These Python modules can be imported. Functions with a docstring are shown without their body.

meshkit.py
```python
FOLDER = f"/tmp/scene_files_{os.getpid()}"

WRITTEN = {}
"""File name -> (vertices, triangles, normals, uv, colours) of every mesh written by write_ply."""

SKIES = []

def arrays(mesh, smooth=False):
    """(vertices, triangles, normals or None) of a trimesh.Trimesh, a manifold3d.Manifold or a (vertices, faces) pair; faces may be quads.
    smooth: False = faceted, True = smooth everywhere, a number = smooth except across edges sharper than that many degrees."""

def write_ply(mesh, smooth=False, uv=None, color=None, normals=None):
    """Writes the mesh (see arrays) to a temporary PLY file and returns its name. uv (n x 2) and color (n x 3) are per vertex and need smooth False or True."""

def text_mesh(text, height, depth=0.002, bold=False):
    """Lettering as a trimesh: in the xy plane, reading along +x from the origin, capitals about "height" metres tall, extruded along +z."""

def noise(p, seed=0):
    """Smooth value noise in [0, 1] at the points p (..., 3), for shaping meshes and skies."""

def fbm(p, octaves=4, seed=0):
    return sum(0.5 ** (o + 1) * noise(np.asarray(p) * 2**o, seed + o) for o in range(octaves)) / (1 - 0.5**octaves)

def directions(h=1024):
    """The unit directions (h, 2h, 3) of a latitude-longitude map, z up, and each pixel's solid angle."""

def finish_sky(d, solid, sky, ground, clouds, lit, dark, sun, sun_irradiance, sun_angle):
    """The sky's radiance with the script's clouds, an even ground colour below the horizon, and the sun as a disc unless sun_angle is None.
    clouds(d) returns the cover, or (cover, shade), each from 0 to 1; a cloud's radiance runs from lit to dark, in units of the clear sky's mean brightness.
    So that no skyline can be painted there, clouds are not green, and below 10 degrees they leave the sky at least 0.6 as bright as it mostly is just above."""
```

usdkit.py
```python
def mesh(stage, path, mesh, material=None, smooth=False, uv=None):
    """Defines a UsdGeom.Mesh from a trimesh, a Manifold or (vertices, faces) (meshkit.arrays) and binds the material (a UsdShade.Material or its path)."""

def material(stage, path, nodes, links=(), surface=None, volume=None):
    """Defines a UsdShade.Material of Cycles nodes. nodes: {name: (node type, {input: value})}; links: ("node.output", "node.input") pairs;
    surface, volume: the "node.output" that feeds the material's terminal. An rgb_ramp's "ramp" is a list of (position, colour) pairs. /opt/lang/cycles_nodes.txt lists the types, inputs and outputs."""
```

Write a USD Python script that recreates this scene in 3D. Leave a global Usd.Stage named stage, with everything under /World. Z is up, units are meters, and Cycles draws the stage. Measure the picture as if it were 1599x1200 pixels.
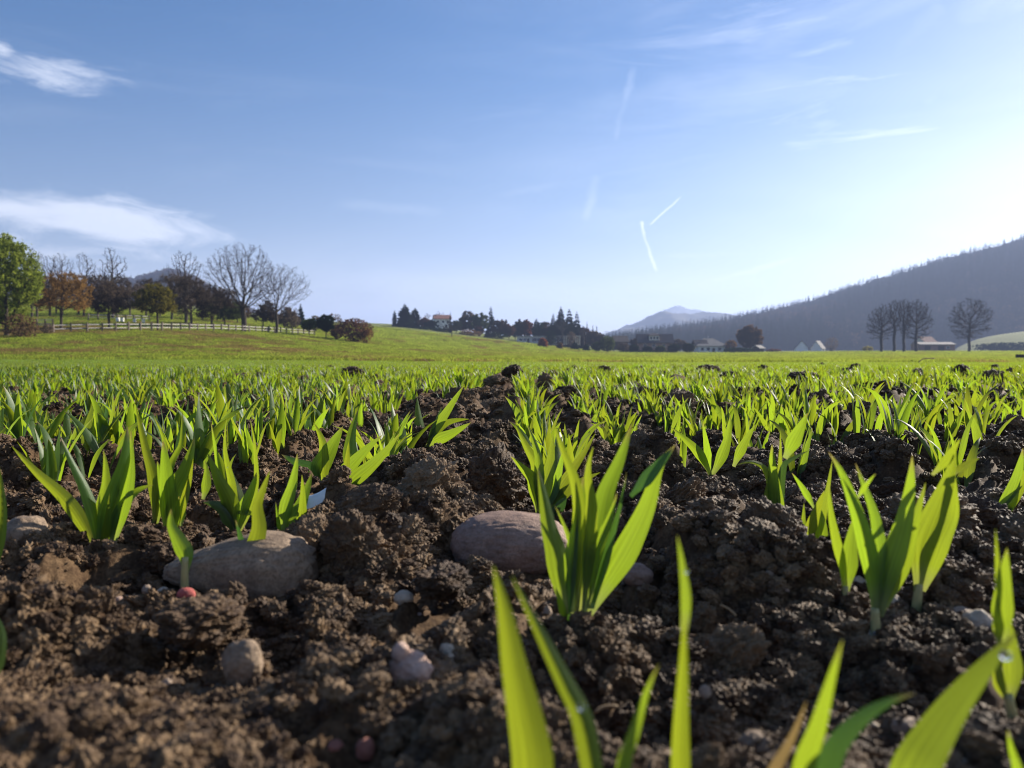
import math, numpy as np, trimesh
from scipy.interpolate import PchipInterpolator
from scipy.spatial import cKDTree
import usdkit, meshkit
from meshkit import noise, fbm
from pxr import Usd, UsdGeom, UsdLux, UsdShade, Gf, Sdf, Vt

stage = Usd.Stage.CreateInMemory()
UsdGeom.SetStageUpAxis(stage, 'Z')
UsdGeom.SetStageMetersPerUnit(stage, 1.0)
UsdGeom.Xform.Define(stage, '/World')
UsdGeom.Scope.Define(stage, '/World/Looks')

# ------------------------------------------------------------------ camera, sky, sun, exposure
F, EYE, ROW = 1208.0, 0.12, 552.0           # focal length in photo pixels, eye height, eye-level row of the photo
PITCH = math.atan((600 - ROW) / F)
SUN_AZ, SUN_EL = math.radians(54), math.radians(24)
EXPOSURE = 1.30
cam = UsdGeom.Camera.Define(stage, '/World/camera')
cam.AddTranslateOp().Set((0, 0, EYE))
cam.AddRotateXOp().Set(90 - math.degrees(PITCH))
cam.CreateHorizontalApertureAttr(36.0)
cam.CreateVerticalApertureAttr(27.0)
cam.CreateFocalLengthAttr(36.0 * F / 1599)
cam.CreateFStopAttr(13.0)
cam.CreateFocusDistanceAttr(0.85)
cam.CreateClippingRangeAttr((0.02, 100000.0))
cam.CreateExposureAttr(EXPOSURE)

sun = UsdLux.DistantLight.Define(stage, '/World/sun')
sun.CreateIntensityAttr(1.25)
sun.CreateNormalizeAttr(True)
sun.CreateAngleAttr(0.5)
sun.CreateColorAttr((1.0, 0.91, 0.78))
sun.AddRotateZOp().Set(180 - math.degrees(SUN_AZ))
sun.AddRotateXOp().Set(90 - math.degrees(SUN_EL))      # the light's +z axis points at the sun

COS, SIN = math.cos(PITCH), math.sin(PITCH)
def ray(px, py):
    a, b = (px - 800) / F, (600 - py) / F
    return np.array([a, COS + b * SIN, -SIN + b * COS])
def at(px, py, Y):
    d = ray(px, py); return np.array([0, 0, EYE]) + d * (Y / d[1])
def azel(px, py):
    d = ray(px, py); return math.atan2(d[0], d[1]), math.atan2(d[2], math.hypot(d[0], d[1]))

# sky: physical sky with thin cirrus, two cloud banks on the left and contrails, all placed by direction
N, L = {}, []
cnt = [0]
def nd(kind, inputs=None, **links):
    name = f'n{cnt[0]}'; cnt[0] += 1
    N[name] = (kind, inputs or {})
    for k, v in links.items(): L.append((v, f'{name}.{k}'))
    return name
def mth(op, a, b=None, c=None, clamp=False):
    inp, ln = {'math_type': op}, {}
    if clamp: inp['use_clamp'] = True
    for k, v in (('value1', a), ('value2', b), ('value3', c)):
        if v is None: continue
        if isinstance(v, str): ln[k] = v
        else: inp[k] = float(v)
    return nd('math', inp, **ln) + '.value'
def smooth(v, a, b, lo=0.0, hi=1.0):
    return nd('map_range', {'range_type': 'smoothstep', 'from_min': a, 'from_max': b, 'to_min': lo, 'to_max': hi, 'clamp': True}, value=v) + '.result'
sky = nd('sky_texture', {'sky_type': 'single_scattering', 'sun_disc': False, 'sun_elevation': SUN_EL, 'sun_rotation': SUN_AZ, 'altitude': 300.0,
                         'air_density': 1.0, 'aerosol_density': .5, 'ozone_density': 2.5})
geo = nd('geometry')
sep = nd('separate_xyz', {}, vector=f'{geo}.position')
AZ = mth('arctan2', f'{sep}.x', f'{sep}.y')
EL = mth('arcsine', f'{sep}.z')
blue = nd('hsv', {'hue': .5, 'saturation': 1.38, 'value': 1.0}, color=f'{sky}.color', fac=smooth(EL, .02, .40)) + '.color'
blue = nd('mix_color', {'blend_type': 'multiply', 'fac': 1.0, 'b': (.97, .915, .97), 'use_clamp': False}, a=blue) + '.result'
azel_v = nd('combine_xyz', {}, x=AZ, y=EL) + '.vector'
def bell(px, py, rx, ry, tilt=0.0):
    """Soft elliptical mask round a direction, radii in photo pixels."""
    a, e = azel(px, py)
    u, v = mth('subtract', AZ, a), mth('subtract', EL, e)
    c, s = math.cos(tilt), math.sin(tilt)
    p = mth('add', mth('multiply', u, c * F / rx), mth('multiply', v, s * F / rx))
    q = mth('add', mth('multiply', u, -s * F / ry), mth('multiply', v, c * F / ry))
    d = mth('add', mth('multiply', p, p), mth('multiply', q, q))
    return mth('exponent', mth('multiply', d, -1.0))
def cloudnoise(sx, sy, scale, detail, seed, rough=0.55, tilt=0.0):
    m = nd('mapping', {'mapping_type': 'point', 'scale': (sx, sy, 1), 'location': (seed, seed * .37, seed * .11), 'rotation': (0, 0, tilt)}, vector=azel_v)
    return nd('noise_texture', {'scale': scale, 'detail': detail, 'roughness': rough, 'distortion': 0.6}, vector=f'{m}.vector') + '.fac'
wisp = cloudnoise(1.0, 3.2, 5.0, 7.0, 3.1, .62, -.12)
wisp3 = cloudnoise(1.0, 3.6, 9.0, 9.0, 5.3, .66, -.16)
wisp2 = cloudnoise(1.0, 4.5, 3.0, 6.0, 7.7, .55, .16)
bank = None
for px, py, rx, ry, k, tilt in ((70, 110, 95, 24, .95, 0.0), (0, 78, 26, 24, .95, 0.0), (180, 350, 150, 34, 1.35, -.10), (30, 330, 110, 18, 1.15, -.12), (130, 398, 200, 24, 1.0, 0.0)):
    b = mth('multiply', bell(px, py, rx, ry, tilt), k)
    bank = b if bank is None else mth('maximum', bank, b)
cover = smooth(mth('add', bank, mth('multiply', mth('subtract', wisp3, .5), 2.6)), .30, 1.35, 0, .85)
cover = mth('multiply', cover, smooth(bank, .03, .35))
veil_az = smooth(AZ, -.25, .75)
veil = mth('multiply', mth('multiply', smooth(wisp2, .36, .78), veil_az), .50)
wisp4 = cloudnoise(1.0, 8.0, 3.4, 9.0, 11.3, .62, .10)
wisp5 = cloudnoise(1.0, 6.0, 4.2, 9.0, 2.3, .62, .55)
fibre = mth('multiply', mth('maximum', smooth(wisp4, .50, .74), mth('multiply', smooth(wisp5, .54, .78), .8)), smooth(AZ, -.05, .5, .05, .50))
veil = mth('maximum', veil, fibre)
low = mth('multiply', smooth(EL, .17, .02), smooth(wisp2, .30, .72, .25, 1.0))
cover = mth('maximum', cover, mth('maximum', veil, mth('multiply', low, .66)))
glow = mth('multiply', mth('multiply', smooth(AZ, .02, .75), smooth(EL, .50, .08)), smooth(wisp2, .2, .7, .55, 1.0))
cover = mth('maximum', cover, mth('multiply', glow, .62))
wob = mth('multiply', mth('subtract', cloudnoise(1, 1, 42.0, 3.0, 1.9), .5), .012)
def contrail(p, q, width, k):
    """A straight trail between two directions (photo pixels), width in pixels."""
    global cover
    a, b = ray(*p), ray(*q); a /= np.linalg.norm(a); b /= np.linalg.norm(b)
    n = np.cross(a, b); n /= np.linalg.norm(n)
    t = (b - a) / np.dot(b - a, b - a)
    dn = nd('vector_math', {'math_type': 'dot_product', 'vector2': tuple(n)}, vector1=f'{geo}.position') + '.value'
    dt = mth('subtract', nd('vector_math', {'math_type': 'dot_product', 'vector2': tuple(t)}, vector1=f'{geo}.position') + '.value', float(np.dot(a, t)))
    off = mth('absolute', mth('add', dn, mth('multiply', wob, min(1.0, width / 9))))
    across = smooth(off, 0.0, width / F, 1.0, 0.0)
    along = mth('multiply', smooth(dt, -.02, .12), smooth(dt, .80, 1.03, 1.0, 0.0))
    soft = smooth(wisp, .25, .6, .45, 1.0)
    cover = mth('maximum', cover, mth('multiply', mth('multiply', mth('multiply', across, along), soft), k))
contrail((1001, 344), (1012, 388), 4.5, .9); contrail((1008, 375), (1027, 428), 4.5, .85); contrail((1013, 353), (1068, 304), 2.6, .8)
contrail((992, 100), (958, 232), 10, .20); contrail((935, 270), (913, 352), 13, .22); contrail((760, 308), (1390, 190), 10, .10)
contrail((1100, 445), (1260, 398), 8, .38); contrail((1010, 400), (1420, 392), 12, .2); contrail((1480, 0), (1380, 110), 34, .15); contrail((1365, 228), (1300, 300), 16, .18)
contrail((700, 332), (520, 318), 13, .10)
white = nd('mix_color', {'blend_type': 'mix', 'fac': .55, 'b': (9.7, 9.7, 9.6)}, a=blue) + '.result'
lift = nd('mix_color', {'blend_type': 'multiply', 'fac': 1.0, 'b': (1.45, 1.41, 1.40), 'use_clamp': False}, a=white) + '.result'
mixed = nd('mix_color', {'blend_type': 'mix'}, a=blue, b=lift, fac=cover) + '.result'
bg = nd('background_shader', {'strength': 0.0500}, color=mixed)
dome_mat = usdkit.material(stage, '/World/Looks/sky', N, L, surface=f'{bg}.background')
dome = UsdLux.DomeLight.Define(stage, '/World/sky')
UsdShade.MaterialBindingAPI.Apply(dome.GetPrim()).Bind(dome_mat)
dome.GetPrim().SetCustomDataByKey('kind', 'structure')

# ------------------------------------------------------------------ helpers
used = {}
def fresh(parent, name):
    k = f'{parent}/{name}'; n = used.get(k, 0); used[k] = n + 1
    return k if n == 0 else f'{k}_{n:03d}'
def tag(prim, label=None, category=None, group=None, kind=None):
    for k, v in (('label', label), ('category', category), ('group', group), ('kind', kind)):
        if v: prim.SetCustomDataByKey(k, v)
    return prim
def put(name, mesh, m, parent='/World', smooth=False, uv=None, attrs=None):
    """ONE mesh prim; returns its path."""
    path = fresh(parent, name)
    g = usdkit.mesh(stage, path, mesh, m, smooth=smooth, uv=uv)
    for k, a in (attrs or {}).items():
        UsdGeom.PrimvarsAPI(g).CreatePrimvar(k, Sdf.ValueTypeNames.FloatArray, 'vertex').Set(Vt.FloatArray.FromNumpy(np.asarray(a, np.float32)))
    return path
def thing(name, label, cat, loc=(0, 0, 0), rz=0.0, group=None, scale=None):
    path = fresh('/World', name)
    x = UsdGeom.Xform.Define(stage, path)
    x.AddTranslateOp().Set(Gf.Vec3d(*map(float, loc)))
    if rz: x.AddRotateZOp().Set(math.degrees(rz))
    if scale is not None: x.AddScaleOp().Set(Gf.Vec3f(*([float(scale)] * 3 if np.ndim(scale) == 0 else map(float, scale))))
    tag(x.GetPrim(), label, cat, group)
    return path
PROTO = '/World/Prototypes'
stage.CreateClassPrim(PROTO)
def proto(name):
    path = fresh(PROTO, name); UsdGeom.Xform.Define(stage, path); return path
def copy(src, name, label, cat, loc, rz=0.0, group=None, scale=1.0, tilt=None):
    path = fresh('/World', name)
    x = UsdGeom.Xform.Define(stage, path)
    x.AddTranslateOp().Set(Gf.Vec3d(*map(float, loc)))
    if tilt: x.AddRotateXYZOp().Set(Gf.Vec3f(math.degrees(tilt[0]), math.degrees(tilt[1]), math.degrees(rz)))
    elif rz: x.AddRotateZOp().Set(math.degrees(rz))
    x.AddScaleOp().Set(Gf.Vec3f(*([float(scale)] * 3 if np.ndim(scale) == 0 else map(float, scale))))
    p = x.GetPrim()
    p.GetReferences().AddInternalReference(Sdf.Path(src)); p.SetInstanceable(True)
    tag(p, label, cat, group)
    return path
def instancer(name, protos, pos, idx, rz, scale, tilt=None, label=None, cat=None, parent='/World'):
    """protos: list of [(mesh, material, uv, smooth), ...]"""
    path = fresh(parent, name)
    pi = UsdGeom.PointInstancer.Define(stage, path)
    for k, parts in enumerate(protos):
        pp = f'{path}/prototype_{k:03d}'
        UsdGeom.Xform.Define(stage, pp)
        for j, (mesh, m, uv, sm) in enumerate(parts):
            usdkit.mesh(stage, f'{pp}/piece_{j:03d}', mesh, m, smooth=sm, uv=uv)
        pi.CreatePrototypesRel().AddTarget(pp)
    n = len(pos)
    pi.CreatePositionsAttr(Vt.Vec3fArray.FromNumpy(np.asarray(pos, np.float32)))
    pi.CreateProtoIndicesAttr(Vt.IntArray.FromNumpy(np.asarray(idx, np.int32)))
    sc = np.asarray(scale, np.float32)
    if sc.ndim == 1: sc = np.repeat(sc[:, None], 3, 1)
    pi.CreateScalesAttr(Vt.Vec3fArray.FromNumpy(np.ascontiguousarray(sc)))
    h = np.asarray(rz) / 2
    q = np.stack([np.cos(h), np.zeros(n), np.zeros(n), np.sin(h)], 1)
    if tilt is not None:        # a further turn about a level axis
        ax, ang = tilt
        q2 = np.stack([np.cos(ang / 2), np.cos(ax) * np.sin(ang / 2), np.sin(ax) * np.sin(ang / 2), np.zeros(n)], 1)
        w1, x1, y1, z1 = q2.T; w2, x2, y2, z2 = q.T
        q = np.stack([w1*w2-x1*x2-y1*y2-z1*z2, w1*x2+x1*w2+y1*z2-z1*y2, w1*y2-x1*z2+y1*w2+z1*x2, w1*z2+x1*y2-y1*x2+z1*w2], 1)
    pi.CreateOrientationsAttr(Vt.QuathArray([Gf.Quath(float(a), float(b), float(c), float(d)) for a, b, c, d in q]))
    tag(pi.GetPrim(), label, cat, None, 'stuff')
    return path

# ------------------------------------------------------------------ materials
def mat(name, nodes, links, surface): return usdkit.material(stage, f'/World/Looks/{name}', nodes, links, surface)
def plain(name, c, rough=.8, spec=.3, var=.25, scale=6.0, bump=.0, dark=None):
    """A colour with broad and fine variation and a little relief."""
    c = np.array(c, float); d = c * (1 - var) if dark is None else np.array(dark, float)
    nodes = {'co': ('texture_coordinate', {}), 'n': ('noise_texture', {'scale': scale, 'detail': 6.0, 'roughness': .65}),
             'r': ('rgb_ramp', {'ramp': [(.3, tuple(d)), (.7, tuple(np.minimum(c * (1 + var * .5), .95)))]}),
             'i': ('object_info', {}), 'v': ('map_range', {'from_min': 0.0, 'from_max': 1.0, 'to_min': 1 - var * .6, 'to_max': 1 + var * .6}),
             'h': ('hsv', {}), 'p': ('principled_bsdf', {'roughness': rough, 'specular_ior_level': spec})}
    links = [('co.object', 'n.vector'), ('n.fac', 'r.fac'), ('i.random', 'v.value'), ('v.result', 'h.value'), ('r.color', 'h.color'), ('h.color', 'p.base_color')]
    if bump:
        nodes['b'] = ('bump', {'strength': .6, 'distance': bump}); links += [('n.fac', 'b.height'), ('b.normal', 'p.normal')]
    return mat(name, nodes, links, 'p.BSDF')
def foliage(name, c, trans, var=.35, share=.4, rough=.75):
    """Leaf-sized faces: diffuse on the lit side, light coming through."""
    c = np.array(c, float)
    return mat(name, {'g': ('geometry', {}), 'i': ('object_info', {}), 'a': ('math', {'math_type': 'add'}), 'fr': ('math', {'math_type': 'fraction'}),
                      'r': ('rgb_ramp', {'ramp': [(0, tuple(c * (1 - var))), (1, tuple(c * (1 + var)))]}),
                      'rt': ('rgb_ramp', {'ramp': [(0, tuple(np.array(trans) * (1 - var))), (1, tuple(np.array(trans) * (1 + var)))]}),
                      'p': ('principled_bsdf', {'roughness': rough, 'specular_ior_level': 0.0}), 't': ('translucent_bsdf', {}), 'm': ('mix_closure', {'fac': share})},
               [('g.random_per_island', 'a.value1'), ('i.random', 'a.value2'), ('a.value', 'fr.value1'), ('fr.value', 'r.fac'), ('fr.value', 'rt.fac'), ('r.color', 'p.base_color'), ('rt.color', 't.color'), ('p.BSDF', 'm.closure1'), ('t.BSDF', 'm.closure2')], 'm.closure')
def leafmat(name, base, trans, stem=True, share=.5):
    """Cereal leaf: parallel veins along the blade, paler sheath, translucent."""
    nodes = {'uv': ('uvmap', {'attribute': 'st'}), 's': ('separate_xyz', {}), 'i': ('object_info', {}), 'g': ('geometry', {}),
             'mp': ('mapping', {'mapping_type': 'point', 'scale': (26.0, 1.2, 1.0)}), 'n': ('noise_texture', {'scale': 1.0, 'detail': 3.0, 'roughness': .6}),
             'vn': ('map_range', {'from_min': .28, 'from_max': .72, 'to_min': .58, 'to_max': 1.28}),
             'ad': ('math', {'math_type': 'add'}), 'fr': ('math', {'math_type': 'fraction'}),
             'hv': ('map_range', {'from_min': 0.0, 'from_max': 1.0, 'to_min': .478, 'to_max': .512}),
             'vv': ('map_range', {'from_min': 0.0, 'from_max': 1.0, 'to_min': .78, 'to_max': 1.18}),
             'vm': ('math', {'math_type': 'multiply'}),
             'sh': ('map_range', {'from_min': 0.0, 'from_max': .22, 'to_min': .75 if stem else 0.0, 'to_max': 0.0, 'clamp': True}),
             'cb': ('mix_color', {'a': base, 'b': (.30, .32, .16)}), 'ct': ('mix_color', {'a': trans, 'b': (.30, .32, .10)}),
             'tp': ('map_range', {'range_type': 'smoothstep', 'from_min': .86, 'from_max': 1.0, 'to_min': 0.0, 'to_max': 1.0, 'clamp': True}), 'tr': ('map_range', {'from_min': .2, 'from_max': .9, 'to_min': 0.0, 'to_max': 1.0, 'clamp': True}), 'tm': ('math', {'math_type': 'multiply'}),
             'cb2': ('mix_color', {'b': (.26, .18, .07)}), 'ct2': ('mix_color', {'b': (.30, .22, .06)}),
             'bl': ('noise_texture', {'scale': 140.0, 'detail': 4.0, 'roughness': .7}), 'bm': ('map_range', {'from_min': .64, 'from_max': .76, 'to_min': 0.0, 'to_max': .75, 'clamp': True}), 'cb3': ('mix_color', {'b': (.09, .07, .04)}), 'gp': ('geometry', {}),
             'hb': ('hsv', {}), 'ht': ('hsv', {}),
             'bp': ('bump', {'strength': .25, 'distance': .0004}),
             'p': ('principled_bsdf', {'roughness': .46, 'specular_ior_level': .5}), 't': ('translucent_bsdf', {}), 'm': ('mix_closure', {'fac': share})}
    links = [('uv.UV', 'mp.vector'), ('mp.vector', 'n.vector'), ('n.fac', 'vn.value'), ('uv.UV', 's.vector'), ('s.y', 'sh.value'), ('sh.result', 'cb.fac'), ('sh.result', 'ct.fac'),
             ('i.random', 'ad.value1'), ('g.random_per_island', 'ad.value2'), ('ad.value', 'fr.value1'), ('fr.value', 'hv.value'), ('fr.value', 'vv.value'), ('vv.result', 'vm.value1'), ('vn.result', 'vm.value2'),
             ('hv.result', 'hb.hue'), ('hv.result', 'ht.hue'), ('vm.value', 'hb.value'), ('vm.value', 'ht.value'), ('s.y', 'tp.value'), ('fr.value', 'tr.value'), ('tp.result', 'tm.value1'), ('tr.result', 'tm.value2'), ('tm.value', 'cb2.fac'), ('tm.value', 'ct2.fac'), ('cb.result', 'cb2.a'), ('ct.result', 'ct2.a'), ('gp.position', 'bl.vector'), ('bl.fac', 'bm.value'), ('bm.result', 'cb3.fac'), ('cb2.result', 'cb3.a'), ('cb3.result', 'hb.color'), ('ct2.result', 'ht.color'),
             ('hb.color', 'p.base_color'), ('ht.color', 't.color'), ('n.fac', 'bp.height'), ('bp.normal', 'p.normal'), ('p.BSDF', 'm.closure1'), ('t.BSDF', 'm.closure2')]
    return mat(name, nodes, links, 'm.closure')

M = {}
M['leaf'] = leafmat('cereal_leaf', (.048, .108, .026), (.310, .435, .020))
M['dryleaf'] = leafmat('dry_leaf', (.30, .22, .10), (.30, .20, .06), stem=False)
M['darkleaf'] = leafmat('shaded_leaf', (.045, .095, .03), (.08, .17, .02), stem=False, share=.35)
def soilnodes():
    return {'g': ('geometry', {}), 'i': ('object_info', {}), 'n': ('noise_texture', {'scale': 22.0, 'detail': 8.0, 'roughness': .68}), 'n2': ('noise_texture', {'scale': 420.0, 'detail': 5.0, 'roughness': .7}),
            'mx': ('math', {'math_type': 'multiply_add', 'value2': .45}), 'r': ('rgb_ramp', {'ramp': [(.30, (.015, .0080, .0040)), (.50, (.053, .0295, .0148)), (.72, (.180, .116, .061)), (.95, (.26, .185, .11))]}),
            'b': ('bump', {'strength': .8, 'distance': .0012}), 'p': ('principled_bsdf', {'roughness': .62, 'specular_ior_level': .22})}
soil_links = [('g.position', 'n.vector'), ('g.position', 'n2.vector'), ('n2.fac', 'mx.value1'), ('n2.fac', 'b.height'), ('b.normal', 'p.normal')]
sn = soilnodes(); sn['half'] = ('math', {'math_type': 'multiply', 'value2': .62})
M['soil'] = mat('soil', sn, soil_links + [('n.fac', 'half.value1'), ('half.value', 'mx.value3'), ('mx.value', 'r.fac'), ('r.color', 'p.base_color')], 'p.BSDF')
sn = soilnodes(); sn['half'] = ('math', {'math_type': 'multiply', 'value2': .50}); sn['q'] = ('math', {'math_type': 'multiply_add', 'value2': .22})
M['crumb'] = mat('soil_crumb', sn, soil_links + [('n.fac', 'half.value1'), ('i.random', 'q.value1'), ('half.value', 'q.value3'), ('q.value', 'mx.value3'), ('mx.value', 'r.fac'), ('r.color', 'p.base_color')], 'p.BSDF')
# ground sheet: soil that turns into crop, meadow and bare patches by the mesh attributes 'cover' and 'bare'
sn = soilnodes(); sn['half'] = ('math', {'math_type': 'multiply', 'value2': .62})
sn |= {'ac': ('attribute', {'attribute': 'cover'}), 'ab': ('attribute', {'attribute': 'bare'}),
       'n3': ('noise_texture', {'scale': .35, 'detail': 8.0, 'roughness': .7}), 'mp': ('mapping', {'mapping_type': 'point', 'scale': (1.0, .35, 1.0)}),
       'n4': ('noise_texture', {'scale': 5.0, 'detail': 6.0, 'roughness': .75}), 'mm': ('math', {'math_type': 'multiply_add', 'value2': .5}), 'm2': ('math', {'math_type': 'multiply', 'value2': .5}),
       'gr': ('rgb_ramp', {'ramp': [(.32, (.100, .120, .024)), (.5, (.140, .160, .034)), (.68, (.175, .185, .045))]}),
       'br': ('rgb_ramp', {'ramp': [(.3, (.135, .125, .042)), (.7, (.20, .155, .070))]}),
       'c1': ('mix_color', {}), 'c2': ('mix_color', {}), 'rg': ('map_range', {'from_min': 0.0, 'from_max': 1.0, 'to_min': .80, 'to_max': .95}), 'sp': ('map_range', {'from_min': 0.0, 'from_max': 1.0, 'to_min': .12, 'to_max': .06}),
       'sh': ('map_range', {'from_min': 0.0, 'from_max': 1.0, 'to_min': .0, 'to_max': .35})}
M['ground'] = mat('ground', sn, soil_links + [('n.fac', 'half.value1'), ('half.value', 'mx.value3'), ('mx.value', 'r.fac'), ('g.position', 'mp.vector'), ('mp.vector', 'n3.vector'), ('mp.vector', 'n4.vector'), ('n4.fac', 'mm.value1'), ('n3.fac', 'm2.value1'), ('m2.value', 'mm.value3'),
              ('mm.value', 'gr.fac'), ('mm.value', 'br.fac'), ('gr.color', 'c1.a'), ('br.color', 'c1.b'), ('ab.fac', 'c1.fac'), ('r.color', 'c2.a'), ('c1.result', 'c2.b'), ('ac.fac', 'c2.fac'), ('c2.result', 'p.base_color'), ('ac.fac', 'rg.value'), ('rg.result', 'p.roughness'), ('ac.fac', 'sp.value'), ('sp.result', 'p.specular_ior_level')], 'p.BSDF')
def stonemat(name, a, b, scale=60.0, dust=.35):
    return mat(name, {'co': ('texture_coordinate', {}), 'n': ('noise_texture', {'scale': scale, 'detail': 9.0, 'roughness': .72}), 'n2': ('noise_texture', {'scale': scale * 9, 'detail': 4.0, 'roughness': .7}),
                      'r': ('rgb_ramp', {'ramp': [(.32, a), (.68, b)]}), 'g': ('geometry', {}), 'd': ('rgb_ramp', {'ramp': [(.48, (0, 0, 0)), (.66, (dust,) * 3)]}), 'c': ('mix_color', {'b': (.085, .058, .035)}),
                      'bw': ('rgb_to_bw', {}), 'ad': ('math', {'math_type': 'add'}), 'bp': ('bump', {'strength': .7, 'distance': .0016}), 'p': ('principled_bsdf', {'roughness': .72, 'specular_ior_level': .35})},
               [('co.object', 'n.vector'), ('co.object', 'n2.vector'), ('n.fac', 'r.fac'), ('n2.fac', 'd.fac'), ('d.color', 'bw.color'), ('bw.val', 'c.fac'), ('r.color', 'c.a'), ('c.result', 'p.base_color'), ('n.fac', 'ad.value1'), ('n2.fac', 'ad.value2'), ('ad.value', 'bp.height'), ('bp.normal', 'p.normal')], 'p.BSDF')
M['stone_grey'] = stonemat('grey_brown_stone', (.14, .095, .062), (.34, .245, .160), 60.0, .65)
M['stone_rose'] = stonemat('rose_brown_stone', (.17, .105, .080), (.32, .212, .160), 60.0, .5)
M['pebble_pink'] = stonemat('pink_pebble', (.36, .20, .14), (.62, .46, .37), 110.0, .12)
M['pebble_white'] = stonemat('white_pebble', (.36, .29, .21), (.56, .46, .35), 120.0, .15)
M['pebble_tan'] = stonemat('tan_pebble', (.24, .17, .12), (.40, .31, .23), 120.0, .25)
M['pebble_red'] = stonemat('red_pebble', (.24, .09, .06), (.38, .17, .13), 120.0, .2)
M['seed'] = stonemat('red_seed_coat', (.38, .07, .06), (.52, .14, .12), 200.0, .1)
M['root'] = plain('pale_root', (.55, .42, .26), .6, .3, .2, 300.0)
M['stem'] = plain('pale_stem', (.30, .28, .12), .45, .4, .15, 200.0)
M['flake'] = plain('white_flake', (.72, .72, .70), .35, .5, .1, 200.0)
M['straw'] = plain('straw', (.28, .19, .10), .7, .3, .3, 200.0)
M['dew'] = mat('dew', {'p': ('principled_bsdf', {'base_color': (1, 1, 1), 'roughness': .04, 'ior': 1.33, 'transmission_weight': 1.0, 'specular_ior_level': .6})}, [], 'p.BSDF')
M['bark'] = plain('bark', (.060, .047, .038), .9, .2, .35, 3.0)
M['twig'] = plain('twigs', (.050, .038, .033), .9, .15, .25, 2.0)
M['twig_grey'] = plain('grey_twigs', (.085, .07, .062), .9, .15, .25, 2.0)
M['f_willow'] = foliage('willow_leaves', (.110, .140, .026), (.26, .31, .045))
M['f_orange'] = foliage('orange_leaves', (.145, .088, .035), (.22, .125, .04), .4)
M['f_yellow'] = foliage('yellow_green_leaves', (.13, .122, .028), (.26, .22, .035), .4)
M['f_green'] = foliage('dull_green_leaves', (.062, .080, .032), (.08, .105, .035), .4, .3)
M['f_dark'] = foliage('conifer_needles', (.022, .035, .018), (.02, .035, .012), .35, .15, .6)
M['f_spruce'] = foliage('spruce_needles', (.026, .038, .022), (.02, .03, .012), .35, .12, .6)
M['f_brown'] = foliage('brown_leaves', (.115, .075, .046), (.15, .09, .045), .4, .35)
M['f_red'] = foliage('russet_leaves', (.22, .075, .04), (.25, .08, .03), .35)
M['f_pink'] = foliage('reddish_twigs', (.16, .085, .065), (.16, .08, .05), .35)
M['f_olive'] = foliage('olive_brush', (.115, .088, .066), (.11, .082, .058), .35, .3)
M['wood_grey'] = plain('weathered_wood', (.13, .105, .085), .85, .2, .3, 5.0)
M['wood_dark'] = plain('dark_wood', (.055, .043, .034), .85, .2, .3, 5.0)
M['white_wood'] = plain('white_painted_wood', (.66, .65, .62), .6, .35, .12, 4.0)
M['wall_white'] = plain('white_render', (.66, .65, .63), .9, .2, .08, .8)
M['wall_grey'] = plain('grey_render', (.50, .47, .43), .9, .2, .1, .8)
M['wall_cream'] = plain('cream_render', (.60, .54, .44), .9, .2, .1, .8)
M['wall_brick'] = plain('brown_brick', (.26, .15, .11), .9, .2, .2, 1.5)
M['wall_timber'] = plain('timber_wall', (.10, .07, .05), .9, .2, .2, 1.5)
M['roof_red'] = plain('red_tiles', (.24, .12, .09), .8, .25, .25, 1.2)
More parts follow.
